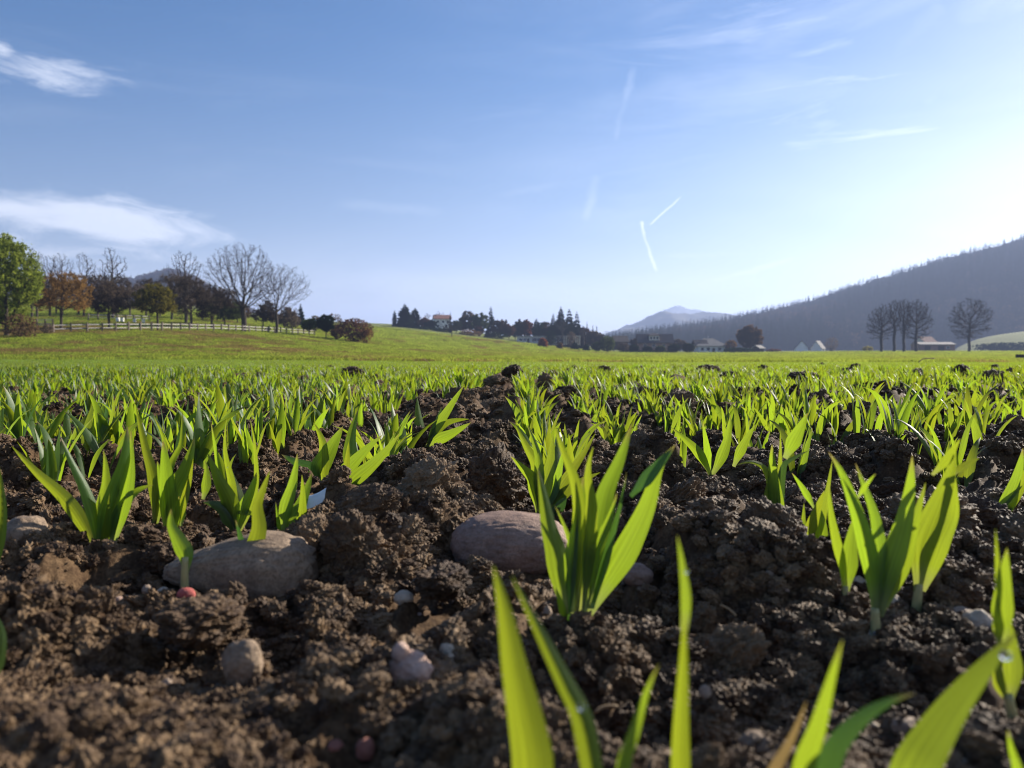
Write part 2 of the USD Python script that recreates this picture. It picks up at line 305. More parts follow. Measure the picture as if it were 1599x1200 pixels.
M['roof_dark'] = plain('dark_tiles', (.075, .06, .055), .75, .3, .25, 1.2)
M['roof_pale'] = plain('pale_roof', (.30, .275, .24), .85, .2, .2, 1.2)
M['metal'] = plain('grey_metal', (.30, .30, .31), .4, .5, .15, 2.0)
M['pane'] = mat('window_pane', {'p': ('principled_bsdf', {'base_color': (.02, .025, .03), 'roughness': .08, 'specular_ior_level': .6})}, [], 'p.BSDF')
M['crumb_far'] = M['crumb']
M['forest_floor'] = plain('forest_floor', (.045, .038, .028), .95, .1, .3, .02)
M['far_forest'] = plain('far_forest', (.050, .048, .036), .95, .1, .35, .012, 0)
M['hill_grass'] = plain('hill_grass', (.17, .185, .06), .95, .1, .2, .03)
M['grass'] = foliage('meadow_grass', (.105, .135, .030), (.290, .350, .044), .3, .5, .6)
M['grass_dry'] = foliage('dry_meadow_grass', (.15, .115, .045), (.24, .18, .06), .3, .45, .6)
M['fence_rail'] = plain('worn_white_rail', (.44, .42, .39), .7, .3, .25, 2.0)
M['h_brown'] = foliage('bare_forest_crowns', (.070, .054, .042), (.05, .04, .03), .3, .2)
M['h_rust'] = foliage('rusty_forest_crowns', (.105, .066, .042), (.07, .045, .03), .3, .2)

# ------------------------------------------------------------------ terrain
TILT = .0105                                  # the near field falls away a little
YS = [25, 40, 70, 100, 130, 170, 230, 320, 450, 700]
TABLE = {-900: [571, 562, 540, 512, 496, 486, 476, 468, 466, 466], -200: [571, 562, 541, 514, 498, 488, 478, 470, 468, 468], 0: [571, 563, 545, 519, 503, 492, 480, 472, 470, 470], 100: [571, 563, 547, 519, 502, 491, 481, 475, 473, 473],
         300: [571, 563, 551, 528, 512, 500, 490, 483, 481, 482], 450: [571, 564, 556, 542, 528, 516, 508, 504, 502, 502], 560: [571, 565, 558, 550, 541, 530, 518, 509, 507, 508],
         650: [571, 566, 560, 555, 549, 542, 532, 518, 511, 511], 750: [571, 566, 561, 557, 553, 548, 541, 530, 524, 524], 850: [571, 566, 562, 558, 555, 552, 547, 540, 533, 530],
         950: [571, 567, 563, 560, 558, 556, 554, 551, 549, 547], 1100: [571, 567, 563.5, 560.5, 558, 556, 553.5, 551.5, 550, 549], 1400: [571, 567, 563.5, 560, 557, 554, 551, 549.5, 548.5, 548], 1700: [571, 567, 563.5, 560, 557, 554, 551, 549.5, 548.5, 548]}
_s = np.array([(k - 800) / F for k in TABLE])
_y = np.array([2, 10, 18] + YS + [1200, 4000], float)
_z = []
for k, rows in TABLE.items():
    z = [-TILT * y for y in (2, 10, 18)] + [float(at(k, r, y)[2]) for r, y in zip(rows, YS)]
    _z.append(z + [z[-1], z[-1]])
_z = np.array(_z)
_cols = [PchipInterpolator(np.log(_y), z) for z in _z]
SG = np.linspace(-1.6, 1.2, 141); LG = np.linspace(math.log(2.1), math.log(3900), 220)
_raw = np.stack([c(LG) for c in _cols], 0)
_grid = PchipInterpolator(_s, _raw, axis=0, extrapolate=False)(np.clip(SG, _s[0], _s[-1]))
from scipy.ndimage import gaussian_filter1d, map_coordinates
_grid = gaussian_filter1d(_grid, 1.6, axis=0)
def land(x, y):
    """Large-scale height of the land."""
    x, y = np.asarray(x, float), np.asarray(y, float)
    yy = np.clip(y, 2.2, 3800)
    s = np.clip(x / yy, -1.55, 1.15)
    i = (s - SG[0]) / (SG[1] - SG[0]); j = (np.log(yy) - LG[0]) / (LG[1] - LG[0])
    far = map_coordinates(_grid, [np.ravel(i), np.ravel(j)], order=1, mode='nearest').reshape(np.shape(i))
    near = -TILT * np.clip(y, -20, 25)
    w = np.clip((y - 12) / 8, 0, 1)
    return near * (1 - w) + far * w
def stand(px, Y):
    """The point of the land below a photo column at a distance."""
    x = (px - 800) / F * Y
    return np.array([x, Y, float(land(x, Y))])
def gpt(px, py, off=0.0):
    """Where the sight line through a photo pixel meets the near field."""
    d = ray(px, py); t = (EYE - off) / (-d[2] - TILT * d[1])
    return np.array([0, 0, EYE]) + d * t

def billow(p, k, seed): return np.abs(2 * noise(p * k, seed) - 1)
C1, S1 = math.cos(.6), math.sin(.6)
PINS = []                                      # (x, y, radius, height): where the ground is set by what stands there
def relief(x, y):
    """Clods and hollows of the tilled soil."""
    x, y = np.asarray(x, float), np.asarray(y, float)
    r = np.hypot(x, y)
    h = np.zeros_like(x)
    m = r < 30
    if m.any():
        X, Y, R = x[m], y[m], r[m]
        p = np.stack([X * C1 - Y * S1, X * S1 + Y * C1, 0 * X], -1)
        w = np.stack([noise(p * 9, 51), noise(p * 9, 52), 0 * X], -1) * .05
        q = p + w
        g = .060 * (fbm(p * 4.2, 3, 5) - .5) + .046 * billow(q, 9, 11) + .026 * billow(q, 22, 12) - .030
        g += .0075 * billow(q * .98, 60, 13)
        # the bare strip between the two rows lies a little higher, with coarser clods
        strip = np.exp(-((X + .055) / .055) ** 2)
        g += strip * (.020 * billow(q, 17, 21) + .005)
        g *= np.clip((30 - R) / 18, 0, 1) * np.clip((R - .06) / .30, .3, 1)
        for a, b, rad, z0 in PINS:
            d2 = (X - a) ** 2 + (Y - b) ** 2
            k = d2 < (3 * rad) ** 2
            if k.any():
                f = np.exp(-d2[k] / rad ** 2); g[k] = g[k] * (1 - f) + z0 * f
        n = R < 6
        g[n] += .0034 * billow(q[n], 150, 14) + .0046 * (fbm(q[n] * 260, 3, 15) - .5)
        h[m] = g
    return h
def surface(x, y): return land(x, y) + relief(x, y)

# ------------------------------------------------------------------ cereal leaves
def blade(pts, width, side, fold=.22, across=3):
    """A leaf as a strip with a raised or sunk midrib. pts base to tip."""
    pts, side = np.asarray(pts, float), np.asarray(side, float)
    t = np.gradient(pts, axis=0); t /= np.linalg.norm(t, axis=1, keepdims=True) + 1e-12
    side = side - (side * t).sum(1, keepdims=True) * t; side /= np.linalg.norm(side, axis=1, keepdims=True) + 1e-12
    nrm = np.cross(side, t)
    us = np.linspace(-1, 1, across)
    v = np.concatenate([(pts + side * (width / 2)[:, None] * u + nrm * (width * fold * (abs(u) - .5))[:, None])[:, None] for u in us], 1)
    n = len(pts); i, j = np.meshgrid(np.arange(n - 1), np.arange(across - 1), indexing='ij')
    a = (i * across + j).ravel(); q = np.stack([a, a + 1, a + across + 1, a + across], 1)
    uv = np.stack(np.broadcast_arrays((us[None] + 1) / 2, np.linspace(0, 1, n)[:, None]), -1).reshape(-1, 2)
    return v.reshape(-1, 3), np.vstack([q[:, [0, 1, 2]], q[:, [0, 2, 3]]]), uv
def width_profile(t, W, base=.30, peak=.52, tipl=.50):
    """t from base 0 to tip 1"""
    u = np.clip(t / peak, 0, 1); up = base + (1 - base) * u * u * (3 - 2 * u)
    tip = np.clip((1 - t) / tipl, 0, 1) ** .76
    return W * up * np.maximum(tip, .015)
def spline(P, n):
    P = np.asarray(P, float); d = np.r_[0, np.cumsum(np.linalg.norm(np.diff(P, axis=0), axis=1))]
    return PchipInterpolator(d, P, axis=0)(np.linspace(0, d[-1], n)) if len(P) > 2 else P[0] + (P[-1] - P[0]) * np.linspace(0, 1, n)[:, None]
def rand_leaf(rng, Lr=(.044, .080), nseg=9, az=None, across=3, lean=None):
    Ln = rng.uniform(*Lr); W = Ln * rng.uniform(.105, .155)
    az = rng.uniform(0, 2 * math.pi) if az is None else az
    lean = rng.uniform(.03, .50) if lean is None else lean
    bend = rng.uniform(.0, .9) * (1 if rng.random() < .75 else 1.9)
    t = np.linspace(0, 1, nseg)
    ang = lean * np.clip(t / .25, .3, 1) + bend * np.clip((t - .35) / .65, 0, 1) ** 1.6
    d = np.stack([np.sin(ang) * math.cos(az), np.sin(ang) * math.sin(az), np.cos(ang)], 1)
    pts = np.vstack([[0, 0, 0], np.cumsum((d[:-1] + d[1:]) / 2 * (Ln / (nseg - 1)), 0)])
    tw = rng.normal(0, .5) + rng.normal(0, .9) * t
    sx = np.stack([-np.sin(az + tw), np.cos(az + tw), 0 * t], 1)
    return blade(pts, width_profile(t, W), sx, rng.uniform(.05, .28), across)
def rand_seedling(rng, nseg=9, across=3, k=None, Lr=(.044, .080)):
    k = k or int(rng.choice([2, 3, 3, 4, 5]))
    az0 = rng.uniform(0, 6.3); out = []
    for i in range(k):
        v, f, uv = rand_leaf(rng, Lr, nseg, az0 + i * math.pi * rng.uniform(.7, 1.2), across)
        out.append((v + [rng.normal(0, .0022), rng.normal(0, .0022), -.006], f, uv))
    return out
def join(parts):
    v, f, uv, n = [], [], [], 0
    for a, b, c in parts: v.append(a); f.append(b + n); uv.append(c); n += len(a)
    return np.vstack(v), np.vstack(f), np.vstack(uv)

rng = np.random.default_rng(7)
# plants one can point at, traced as real blades at the plant's own distance: (base pixel, label, [(pixels tip..base, width px, material)])
HERO = [
 ((155, 866), 'lone broad clump of cereal leaves beside the long grey stone, one leaf leaning far left', [
   ([(19, 697), (57, 738), (100, 778), (130, 820), (153, 868)], 21, 0, .5), ([(94, 680), (112, 722), (135, 770), (150, 820), (156, 864)], 18, 0, -.3), ([(162, 703), (166, 752), (159, 800), (157, 864)], 22, 0, .4),
   ([(199, 665), (196, 715), (182, 765), (167, 815), (160, 862)], 28, 0, -.5), ([(205, 672), (204, 735), (193, 795), (178, 850)], 18, 0, .7), ([(240, 758), (218, 765), (200, 782), (187, 808), (176, 850)], 21, 0, -.6), ([(172, 770), (168, 815), (162, 862)], 12, 0, 0), ([(186, 735), (180, 790), (170, 858)], 14, 0, .3)]),
 ((289, 926), 'single twisted cereal leaf sprouting from a red seed in front of the grey stone', [([(268, 795), (267, 815), (279, 843), (291, 872), (289, 897)], 25, 0, .2)]),
 ((266, 836), 'cereal seedling fanning out behind the leaf with the red seed', [
   ([(304, 684), (290, 733), (271, 770), (265, 800), (262, 836)], 30, 0, -.3), ([(255, 688), (260, 740), (264, 785), (266, 834)], 28, 0, .4), ([(246, 720), (253, 748), (264, 785)], 15, 0, .2), ([(302, 690), (297, 740), (287, 783), (272, 832)], 14, 0, .9), ([(289, 772), (285, 800), (283, 822)], 11, 0, 0), ([(280, 775), (277, 800), (272, 832)], 10, 0, .5)]),
 ((239, 830), 'tall narrow upright cereal leaves left of the fanning seedling above the red seed', [([(212, 632), (226, 695), (240, 750), (244, 790), (239, 828)], 17, 0, .2), ([(285, 640), (284, 690), (270, 720), (245, 825)], 12, 0, -.2), ([(240, 650), (258, 700), (255, 760), (243, 828)], 11, 0, .6)]),
 ((379, 908), 'cereal seedling with a blunt dark leaf growing up in front of the grey stone', [
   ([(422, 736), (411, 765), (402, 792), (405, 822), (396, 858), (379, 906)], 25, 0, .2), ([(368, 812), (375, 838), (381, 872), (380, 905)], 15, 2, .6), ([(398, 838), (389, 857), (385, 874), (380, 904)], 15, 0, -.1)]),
 ((370, 834), 'dense cereal clump with broad crossing leaves just behind the left end of the grey stone', [
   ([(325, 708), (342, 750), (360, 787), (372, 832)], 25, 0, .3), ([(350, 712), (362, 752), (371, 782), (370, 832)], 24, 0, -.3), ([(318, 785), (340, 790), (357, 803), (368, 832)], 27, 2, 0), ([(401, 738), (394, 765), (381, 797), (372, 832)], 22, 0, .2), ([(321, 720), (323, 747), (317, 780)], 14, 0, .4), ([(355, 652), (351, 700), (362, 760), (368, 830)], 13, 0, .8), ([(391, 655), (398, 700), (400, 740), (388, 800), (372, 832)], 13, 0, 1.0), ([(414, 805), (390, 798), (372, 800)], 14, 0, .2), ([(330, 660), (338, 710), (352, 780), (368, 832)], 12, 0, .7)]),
 ((443, 842), 'upright cereal seedling behind the right end of the grey stone beside the white flake', [
   ([(465, 708), (456, 760), (447, 790), (437, 832)], 20, 0, .3), ([(488, 738), (471, 787), (456, 820), (443, 842)], 22, 0, -.2), ([(472, 742), (473, 790), (474, 846)], 14, 0, .5), ([(431, 784), (434, 834)], 6, 0, 0)]),
 ((497, 768), 'wide leafed cereal clump leaning right above the white flake', [
   ([(536, 666), (516, 703), (500, 735), (497, 766)], 30, 0, -.2), ([(597, 680), (562, 712), (536, 740), (514, 766)], 22, 0, .3), ([(490, 660), (505, 700), (510, 762)], 18, 0, .4), ([(560, 640), (548, 690), (545, 750)], 20, 0, -.3), ([(440, 710), (462, 722), (490, 735), (497, 766)], 20, 2, .2)]),
 ((532, 786), 'low cereal seedling with two narrow leaves reaching right over the brown clods', [([(625, 676), (600, 708), (577, 730), (552, 752), (535, 785)], 22, 0, .2), ([(573, 740), (553, 760), (532, 784)], 12, 0, -.2), ([(545, 690), (540, 740), (533, 785)], 13, 0, .5)]),
 ((666, 699), 'cereal clump at the edge of the bare strip with a flat leaf pointing right', [([(736, 660), (702, 679), (682, 688), (666, 698)], 17, 0, .1), ([(733, 655), (718, 656), (700, 660), (672, 697)], 13, 0, -.2), ([(725, 602), (700, 640), (680, 670), (668, 698)], 15, 0, .4), ([(690, 636), (682, 665), (670, 698)], 14, 2, .3), ([(652, 620), (655, 660), (662, 698)], 16, 0, -.5)]),
 ((888, 976), 'large bright cereal clump right of the rose brown stone, widest leaf leaning right', [
   ([(1055, 695), (1031, 727), (1012, 787), (983, 850), (949, 909), (918, 960)], 39, 0, .15), ([(1054, 698), (1014, 742), (985, 775)], 21, 2, .5), ([(987, 662), (969, 717), (946, 773), (938, 812), (915, 958)], 37, 0, -.45), ([(864, 658), (881, 708), (898, 753), (905, 800), (900, 955)], 24, 0, .3),
   ([(911, 744), (910, 787), (904, 826), (895, 887), (893, 958)], 31, 0, -.1), ([(927, 698), (918, 745), (924, 787), (918, 858), (908, 956)], 25, 0, .4), ([(964, 770), (949, 819), (927, 864), (921, 915), (916, 950)], 22, 0, .1), ([(979, 737), (969, 787), (958, 826), (925, 950)], 16, 2, .9),
   ([(840, 730), (849, 773), (858, 822), (870, 866), (876, 910), (886, 962)], 33, 0, -.35), ([(867, 790), (887, 836), (896, 866), (902, 955)], 12, 0, .2), ([(868, 918), (876, 942), (884, 970)], 12, 0, 0), ([(905, 790), (898, 860), (886, 968)], 12, 2, .8)]),
 ((842, 806), 'fresh cereal clump behind the rose brown stone with leaves arching to both sides', [
   ([(805, 664), (822, 697), (838, 730), (843, 800)], 20, 0, .2), ([(824, 664), (836, 695), (842, 720), (845, 800)], 17, 0, -.2), ([(864, 676), (861, 712), (855, 745), (846, 800)], 21, 0, .1), ([(798, 713), (819, 734), (833, 750), (842, 800)], 23, 0, .5), ([(930, 677), (912, 708), (897, 730), (850, 802)], 17, 0, 0), ([(938, 738), (916, 748), (902, 756), (850, 804)], 18, 0, -.3), ([(868, 742), (876, 768), (872, 785), (848, 804)], 26, 2, .1), ([(880, 700), (872, 740), (850, 800)], 16, 0, .6)]),
 ((1212, 848), 'upright cereal seedling standing alone on a dark mound with one leaf hooked to the left', [
   ([(1206, 694), (1207, 737), (1211, 781), (1218, 846)], 25, 0, .1), ([(1219, 672), (1218, 727), (1215, 772), (1214, 846)], 12, 0, .6), ([(1198, 755), (1195, 792), (1201, 838)], 13, 0, 0), ([(1201, 786), (1210, 848)], 8, 0, .2), ([(1151, 727), (1171, 721), (1192, 729), (1202, 748), (1212, 846)], 14, 0, -.2), ([(1263, 704), (1245, 713), (1225, 726), (1214, 846)], 16, 2, .2), ([(1262, 645), (1245, 679), (1226, 716)], 22, 0, 0)]),
 ((1110, 742), 'open three leafed cereal seedling left of the seedling on the dark mound', [([(1049, 668), (1071, 687), (1089, 705), (1109, 738)], 15, 0, .2), ([(1141, 648), (1137, 683), (1130, 707), (1113, 741)], 17, 0, -.1), ([(1181, 663), (1163, 692), (1146, 729)], 15, 0, .1), ([(1098, 660), (1104, 700), (1110, 740)], 12, 0, .7)]),
 ((1270, 868), 'short sparse cereal seedling of small separate leaves right of the dark mound', [([(1237, 739), (1256, 766), (1272, 794)], 10, 0, .2), ([(1256, 786), (1254, 846)], 8, 0, 0), ([(1288, 766), (1272, 809), (1258, 852)], 17, 0, .2), ([(1277, 786), (1284, 826), (1290, 866)], 19, 0, -.2), ([(1300, 720), (1290, 780), (1275, 862)], 11, 0, .5)]),
 ((1322, 957), 'slim cereal seedling left of the tall forked one, with a folded dark green leaf', [([(1295, 754), (1297, 793), (1305, 839), (1316, 886), (1322, 926)], 15, 0, .3), ([(1335, 805), (1329, 850), (1325, 892), (1321, 926)], 26, 0, -.4)]),
 ((1369, 998), 'tall forked cereal seedling with a dew drop at its foot', [
   ([(1294, 706), (1314, 737), (1333, 785), (1350, 839), (1361, 890), (1367, 965)], 27, 0, .1), ([(1336, 723), (1350, 759), (1369, 816), (1377, 878), (1369, 962)], 21, 0, -.3), ([(1425, 712), (1421, 765), (1410, 822), (1393, 878), (1372, 962)], 34, 0, .2), ([(1446, 754), (1433, 799), (1416, 861), (1398, 907), (1374, 962)], 24, 0, .6), ([(1376, 890), (1371, 925), (1368, 962)], 11, 0, 0), ([(1368, 740), (1350, 762), (1340, 778)], 8, 0, 0)]),
 ((1431, 958), 'broad leaning cereal leaf on a pale pink stem right of the tall forked seedling', [
   ([(1493, 706), (1481, 751), (1461, 802), (1441, 858), (1435, 924)], 39, 0, -.35), ([(1490, 735), (1489, 793), (1467, 850), (1450, 901), (1440, 922)], 26, 0, .5), ([(1500, 686), (1484, 711), (1456, 742)], 14, 0, 0), ([(1530, 716), (1503, 730), (1490, 742)], 12, 0, 0)]),
 ((1586, 1146), 'bright cereal seedling at the right edge with blunt stacked leaves on a long pale stem', [
   ([(1573, 856), (1569, 900), (1566, 948), (1570, 1010)], 29, 0, .1), ([(1557, 925), (1558, 960), (1561, 1010)], 15, 0, .3), ([(1555, 826), (1558, 872), (1562, 960)], 9, 0, 0), ([(1572, 955), (1582, 1035), (1577, 1097)], 27, 0, -.1), ([(1557, 1015), (1560, 1065), (1575, 1097)], 17, 0, .3)]),
 ((1550, 826), 'thin arching cereal seedling at the right edge above the stacked leaf seedling', [([(1600, 755), (1588, 767), (1563, 793), (1550, 824)], 13, 0, .2), ([(1598, 700), (1590, 740), (1580, 770), (1552, 824)], 22, 0, .2), ([(1604, 720), (1596, 760), (1570, 800), (1553, 824)], 14, 0, -.3)]),
 ((800, 1300), 'blurred pair of long cereal leaves at the bottom centre, one holding a dew drop', [
   ([(771, 884), (787, 950), (803, 1040), (820, 1120), (832, 1200), (838, 1300)], 78, 0, .15), ([(800, 900), (830, 960), (860, 1020), (888, 1075), (908, 1115), (926, 1200), (938, 1290)], 43, 0, -.25)]),
 ((975, 1290), 'short blurred cereal leaf between the bottom centre pair and slender upright leaf', [([(1029, 1038), (1010, 1082), (992, 1140), (974, 1200), (962, 1290)], 31, 0, .1)]),
 ((1064, 1280), 'slender upright out of focus cereal leaf near the bottom, pinched below its tip', [([(1068, 955), (1069, 985), (1067, 1050), (1064, 1125), (1063, 1200), (1063, 1290)], 35, 0, .1), ([(1058, 836), (1066, 885), (1071, 930), (1068, 985)], 19, 0, .3)]),
 ((1262, 1290), 'blurred cereal seedling at bottom right with one tan withered and one dark leaf', [
   ([(1316, 1000), (1297, 1065), (1276, 1140), (1256, 1200), (1232, 1290)], 42, 0, .2), ([(1260, 1095), (1236, 1155), (1206, 1210), (1180, 1290)], 24, 1, .1), ([(1429, 1083), (1380, 1100), (1335, 1132), (1300, 1178), (1270, 1290)], 50, 2, .1)]),
 ((1400, 1310), 'very large blurred cereal leaf leaning into the bottom right corner with a dew drop', [([(1588, 988), (1545, 1035), (1494, 1097), (1455, 1155), (1425, 1210), (1395, 1300)], 80, 0, .15)]),
 ((1600, 1260), 'blurred small cereal leaf in the bottom right corner below the stacked leaf seedling', [([(1574, 1140), (1580, 1170), (1590, 1205), (1598, 1255)], 22, 0, 0)]),
 ((-12, 905), 'narrow cereal leaf cut by the left edge level with the grey stone', [([(-4, 715), (3, 780), (-2, 850), (-12, 900)], 17, 0, .1)]),
 ((-30, 1080), 'small rounded cereal leaf cut by the left edge in the shaded soil', [([(-10, 955), (2, 1000), (-8, 1045), (-26, 1075)], 22, 0, .1)]),
]
BASES = []
for (bx, by), *_ in HERO:
    b = gpt(bx, min(by, 1150)); 
    if by > 1160: b = at(bx, by, .19 if by < 1290 else .175); b[2] = -.002
    BASES.append(b)
    PINS.append((b[0], b[1], .022, .0))
PINS[1] = (BASES[1][0], BASES[1][1], .03, .004)
CAMP = np.array([0, 0, EYE])
STONES = [ # pixel box x0, x1, y0, y1, material, name, label, shape
 (248, 505, 832, 945, 'stone_grey', 'field_stone', 'long grey brown stone lying half buried at left with a blunt right end', 'long'),
 (698, 897, 803, 900, 'stone_rose', 'field_stone', 'rounded rose brown stone behind the large bright cereal clump, striped by leaf shadows', 'dome'),
 (606, 680, 1016, 1096, 'pebble_pink', 'pebble', 'pale pink knobbly pebble in the foreground soil, largest of the pebbles', 'knob'),
 (345, 412, 1004, 1080, 'stone_grey', 'field_stone', 'smooth brown stone half buried below the long grey stone', 'round'),
 (615, 647, 924, 948, 'pebble_white', 'pebble', 'small pale violet white pebble between the two large stones', 'round'),
 (482, 524, 1082, 1114, 'pebble_tan', 'pebble', 'tan pebble with a pinkish face left of the pale pink knobbly pebble', 'round'),
 (525, 578, 1062, 1096, 'pebble_tan', 'pebble', 'dusty grey tan pebble just left of the pale pink knobbly pebble', 'round'),
 (510, 538, 1158, 1180, 'pebble_red', 'pebble', 'small red pebble at the bottom left of the pale pink knobbly one', 'round'),
 (556, 586, 1156, 1190, 'pebble_red', 'pebble', 'elongated reddish pebble at the bottom edge below the pink knobbly one', 'round'),
 (686, 712, 1008, 1032, 'pebble_white', 'pebble', 'flat white stone chip right of the pale pink knobbly pebble', 'flat'),
 (694, 712, 1022, 1040, 'pebble_white', 'pebble', 'tiny bright white pebble beside the flat white stone chip', 'round'),
 (970, 1022, 884, 918, 'stone_rose', 'pebble', 'brown rounded pebble right of the large bright cereal clump', 'round'),
 (1325, 1358, 904, 945, 'pebble_white', 'pebble', 'greyish white pebble behind the slim seedling left of the tall forked one', 'round'),
 (1381, 1410, 932, 962, 'pebble_white', 'pebble', 'white pebble between the tall forked seedling and the pale pink stem', 'round'),
 (1480, 1522, 950, 978, 'pebble_tan', 'pebble', 'dull grey pebble, left one of a touching pair near the right edge', 'round'),
 (1502, 1552, 954, 998, 'pebble_white', 'pebble', 'large white pebble, right one of a touching pair near the right edge', 'round'),
 (1392, 1434, 1122, 1150, 'pebble_tan', 'pebble', 'pale blurred pebble under the brown tipped dark leaf', 'flat'),
 (1152, 1210, 1146, 1186, 'stone_grey', 'pebble', 'grey angular pebble at the bottom left of the withered leaf', 'flat'),
 (1105, 1124, 778, 790, 'pebble_pink', 'pebble', 'small pinkish pebble on dark soil left of the seedling on the mound', 'round'),
 (1093, 1108, 942, 956, 'pebble_white', 'pebble', 'small white pebble right of the slender upright leaf tip', 'round'),
 (920, 940, 976, 992, 'pebble_tan', 'pebble', 'small tan pebble at the foot of the large bright cereal clump', 'round'),
 (848, 864, 948, 976, 'pebble_tan', 'pebble', 'yellowish upright pebble left of the foot of the large bright cereal clump', 'round'),
 (0, 8, 906, 920, 'pebble_white', 'pebble', 'small white pebble at the left edge beside the cut leaf', 'round'),
 (222, 238, 915, 930, 'pebble_tan', 'pebble', 'greenish tan pebble left of the red seed', 'round'),
 (246, 264, 918, 932, 'pebble_white', 'pebble', 'white pebble just left of the red seed', 'round'),
 (252, 270, 1062, 1080, 'pebble_tan', 'pebble', 'tan seed shaped pebble in the dark hollow at lower left', 'round'),
 (0, 16, 1054, 1072, 'pebble_tan', 'pebble', 'tan pebble at the left edge in the lower soil', 'round'),
 (625, 638, 1154, 1172, 'pebble_tan', 'pebble', 'little pale tan pebble at the bottom under the pink knobbly one', 'round'),
 (1092, 1112, 1072, 1094, 'pebble_tan', 'pebble', 'round brownish pebble right of the slender upright leaf', 'round'),
 (0, 76, 812, 870, 'stone_grey', 'field_stone', 'dark shaded stone left of the lone broad clump', 'round'),
]
for x0, x1, y0, y1, *_ in STONES:
    g = gpt((x0 + x1) / 2, y1 - .25 * (y1 - y0)); w = (x1 - x0) / F * g[1]
    if w > .05:
        for e in (-.36, -.12, .12, .36): PINS.append((g[0] + e * w, g[1] + .22 * w, w * .22, -.006))
        for e in (-.40, -.13, .13, .40): PINS.append((g[0] + e * w, g[1] - .10 * w, w * .16, -.008))
    else:
        PINS.append((g[0], g[1] + .2 * w, max(w * .6, .006), -.001)); PINS.append((g[0], g[1] - .9 * w, max(w * .6, .006), -.004))

# ------------------------------------------------------------------ ground sheet
a_f = np.radians(np.linspace(-44, 44, 700)); a_c = np.radians(np.r_[np.linspace(-180, -46, 60)])
ang = np.r_[a_c, a_f, -a_c[::-1][:-1]]
rad = np.r_[.004, np.geomspace(.03, .11, 16)[:-1], np.geomspace(.11, 2.6, 400)[:-1], np.geomspace(2.6, 40, 150)[:-1], np.geomspace(40, 900, 110)[:-1], np.geomspace(900, 9000, 24)]
A, R = np.meshgrid(ang, rad)
gx, gy = R * np.sin(A), R * np.cos(A)
gz = surface(gx, gy)
na, nr = len(ang), len(rad)
i, j = np.meshgrid(np.arange(nr - 1), np.arange(na), indexing='ij')
a = i * na + j; b = i * na + (j + 1) % na
gf = np.vstack([np.stack([a, b, b + na], -1).reshape(-1, 3), np.stack([a, b + na, a + na], -1).reshape(-1, 3)])[:, ::-1]
cx, cy = gx.ravel(), gy.ravel()
rr = np.hypot(cx, cy)
cov = np.clip((rr - 14) / 26, 0, 1)
sx = cx / np.maximum(cy, 1)
patch = fbm(np.stack([cx / 26, cy / 26, 0 * cx], -1), 4, 31)
onhill = np.clip((cy - 55) / 15, 0, 1) * np.clip((130 - cy) / 25, 0, 1) * np.clip((-.09 - sx) / .08, 0, 1)
bare = onhill * np.clip((patch - .44) / .12, 0, 1) * .85
gpath = put('field', (np.stack([cx, cy, gz.ravel()], 1), gf), M['ground'], smooth=True, attrs={'cover': cov, 'bare': bare})
tag(stage.GetPrimAtPath(gpath), kind='structure')

# ------------------------------------------------------------------ hero plants
def hero(k):
    (bx, by), label, leaves = HERO[k]
    b = BASES[k]; Y = b[1]
    t = thing('cereal_seedling', label, 'seedling', b, group='cereal seedlings near the camera')
    for pix, wpx, which, phi in leaves:
        P = []
        n = len(pix)
        dy = rng.normal(0, .006)
        joined = np.hypot(pix[-1][0] - bx, pix[-1][1] - by) < 45
        for q, (px, py) in enumerate(pix):
            P.append(at(px, py, Y + dy * (1 - q / (n - 1))))
        P = P[::-1]
        if joined and pix[-1][1] > by - 12: P[0] = P[0] * .5 + (b + [0, 0, -.003]) * .5
        P = spline(P, 18)
        T = np.linspace(0, 1, 18)
        W = wpx / F * Y * 1.06
        tg = np.gradient(P, axis=0); tg /= np.linalg.norm(tg, axis=1, keepdims=True)
        view = np.array([P[9][0], P[9][1], P[9][2] - EYE]); view /= np.linalg.norm(view)
        s0 = np.cross(tg, view); s0 /= np.linalg.norm(s0, axis=1, keepdims=True)
        ph = phi + rng.normal(0, .35) * (T - .5)
        side = s0 * np.cos(ph)[:, None] + view * np.sin(ph)[:, None]
        v, f, uv = blade(P - b, width_profile(T, W / max(.8, math.cos(phi)), .36 if by < 1200 else .62, .40, .62 if by < 1200 else .86), side, rng.uniform(.08, .2), 5)
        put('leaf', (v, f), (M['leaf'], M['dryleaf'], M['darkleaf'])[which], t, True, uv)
    return t
def tube(P, r, n=7):
    P = np.asarray(P, float); r = np.broadcast_to(r, len(P))
    t = np.gradient(P, axis=0); t /= np.linalg.norm(t, axis=1, keepdims=True)
    a = np.cross(t, [0.31, .9, .11]); a /= np.linalg.norm(a, axis=1, keepdims=True); b = np.cross(t, a)
    th = np.arange(n) * 2 * math.pi / n
    v = P[:, None] + r[:, None, None] * (np.cos(th)[None, :, None] * a[:, None] + np.sin(th)[None, :, None] * b[:, None])
    i, j = np.meshgrid(np.arange(len(P) - 1), np.arange(n), indexing='ij')
    q = np.stack([i * n + j, i * n + (j + 1) % n, (i + 1) * n + (j + 1) % n, (i + 1) * n + j], -1).reshape(-1, 4)
    f = np.vstack([q[:, [0, 1, 2]], q[:, [0, 2, 3]]])
    caps = [[0, k + 1, k] for k in range(1, n - 1)] + [[(len(P) - 1) * n, (len(P) - 1) * n + k, (len(P) - 1) * n + k + 1] for k in range(1, n - 1)]
    return v.reshape(-1, 3), np.vstack([f, caps])
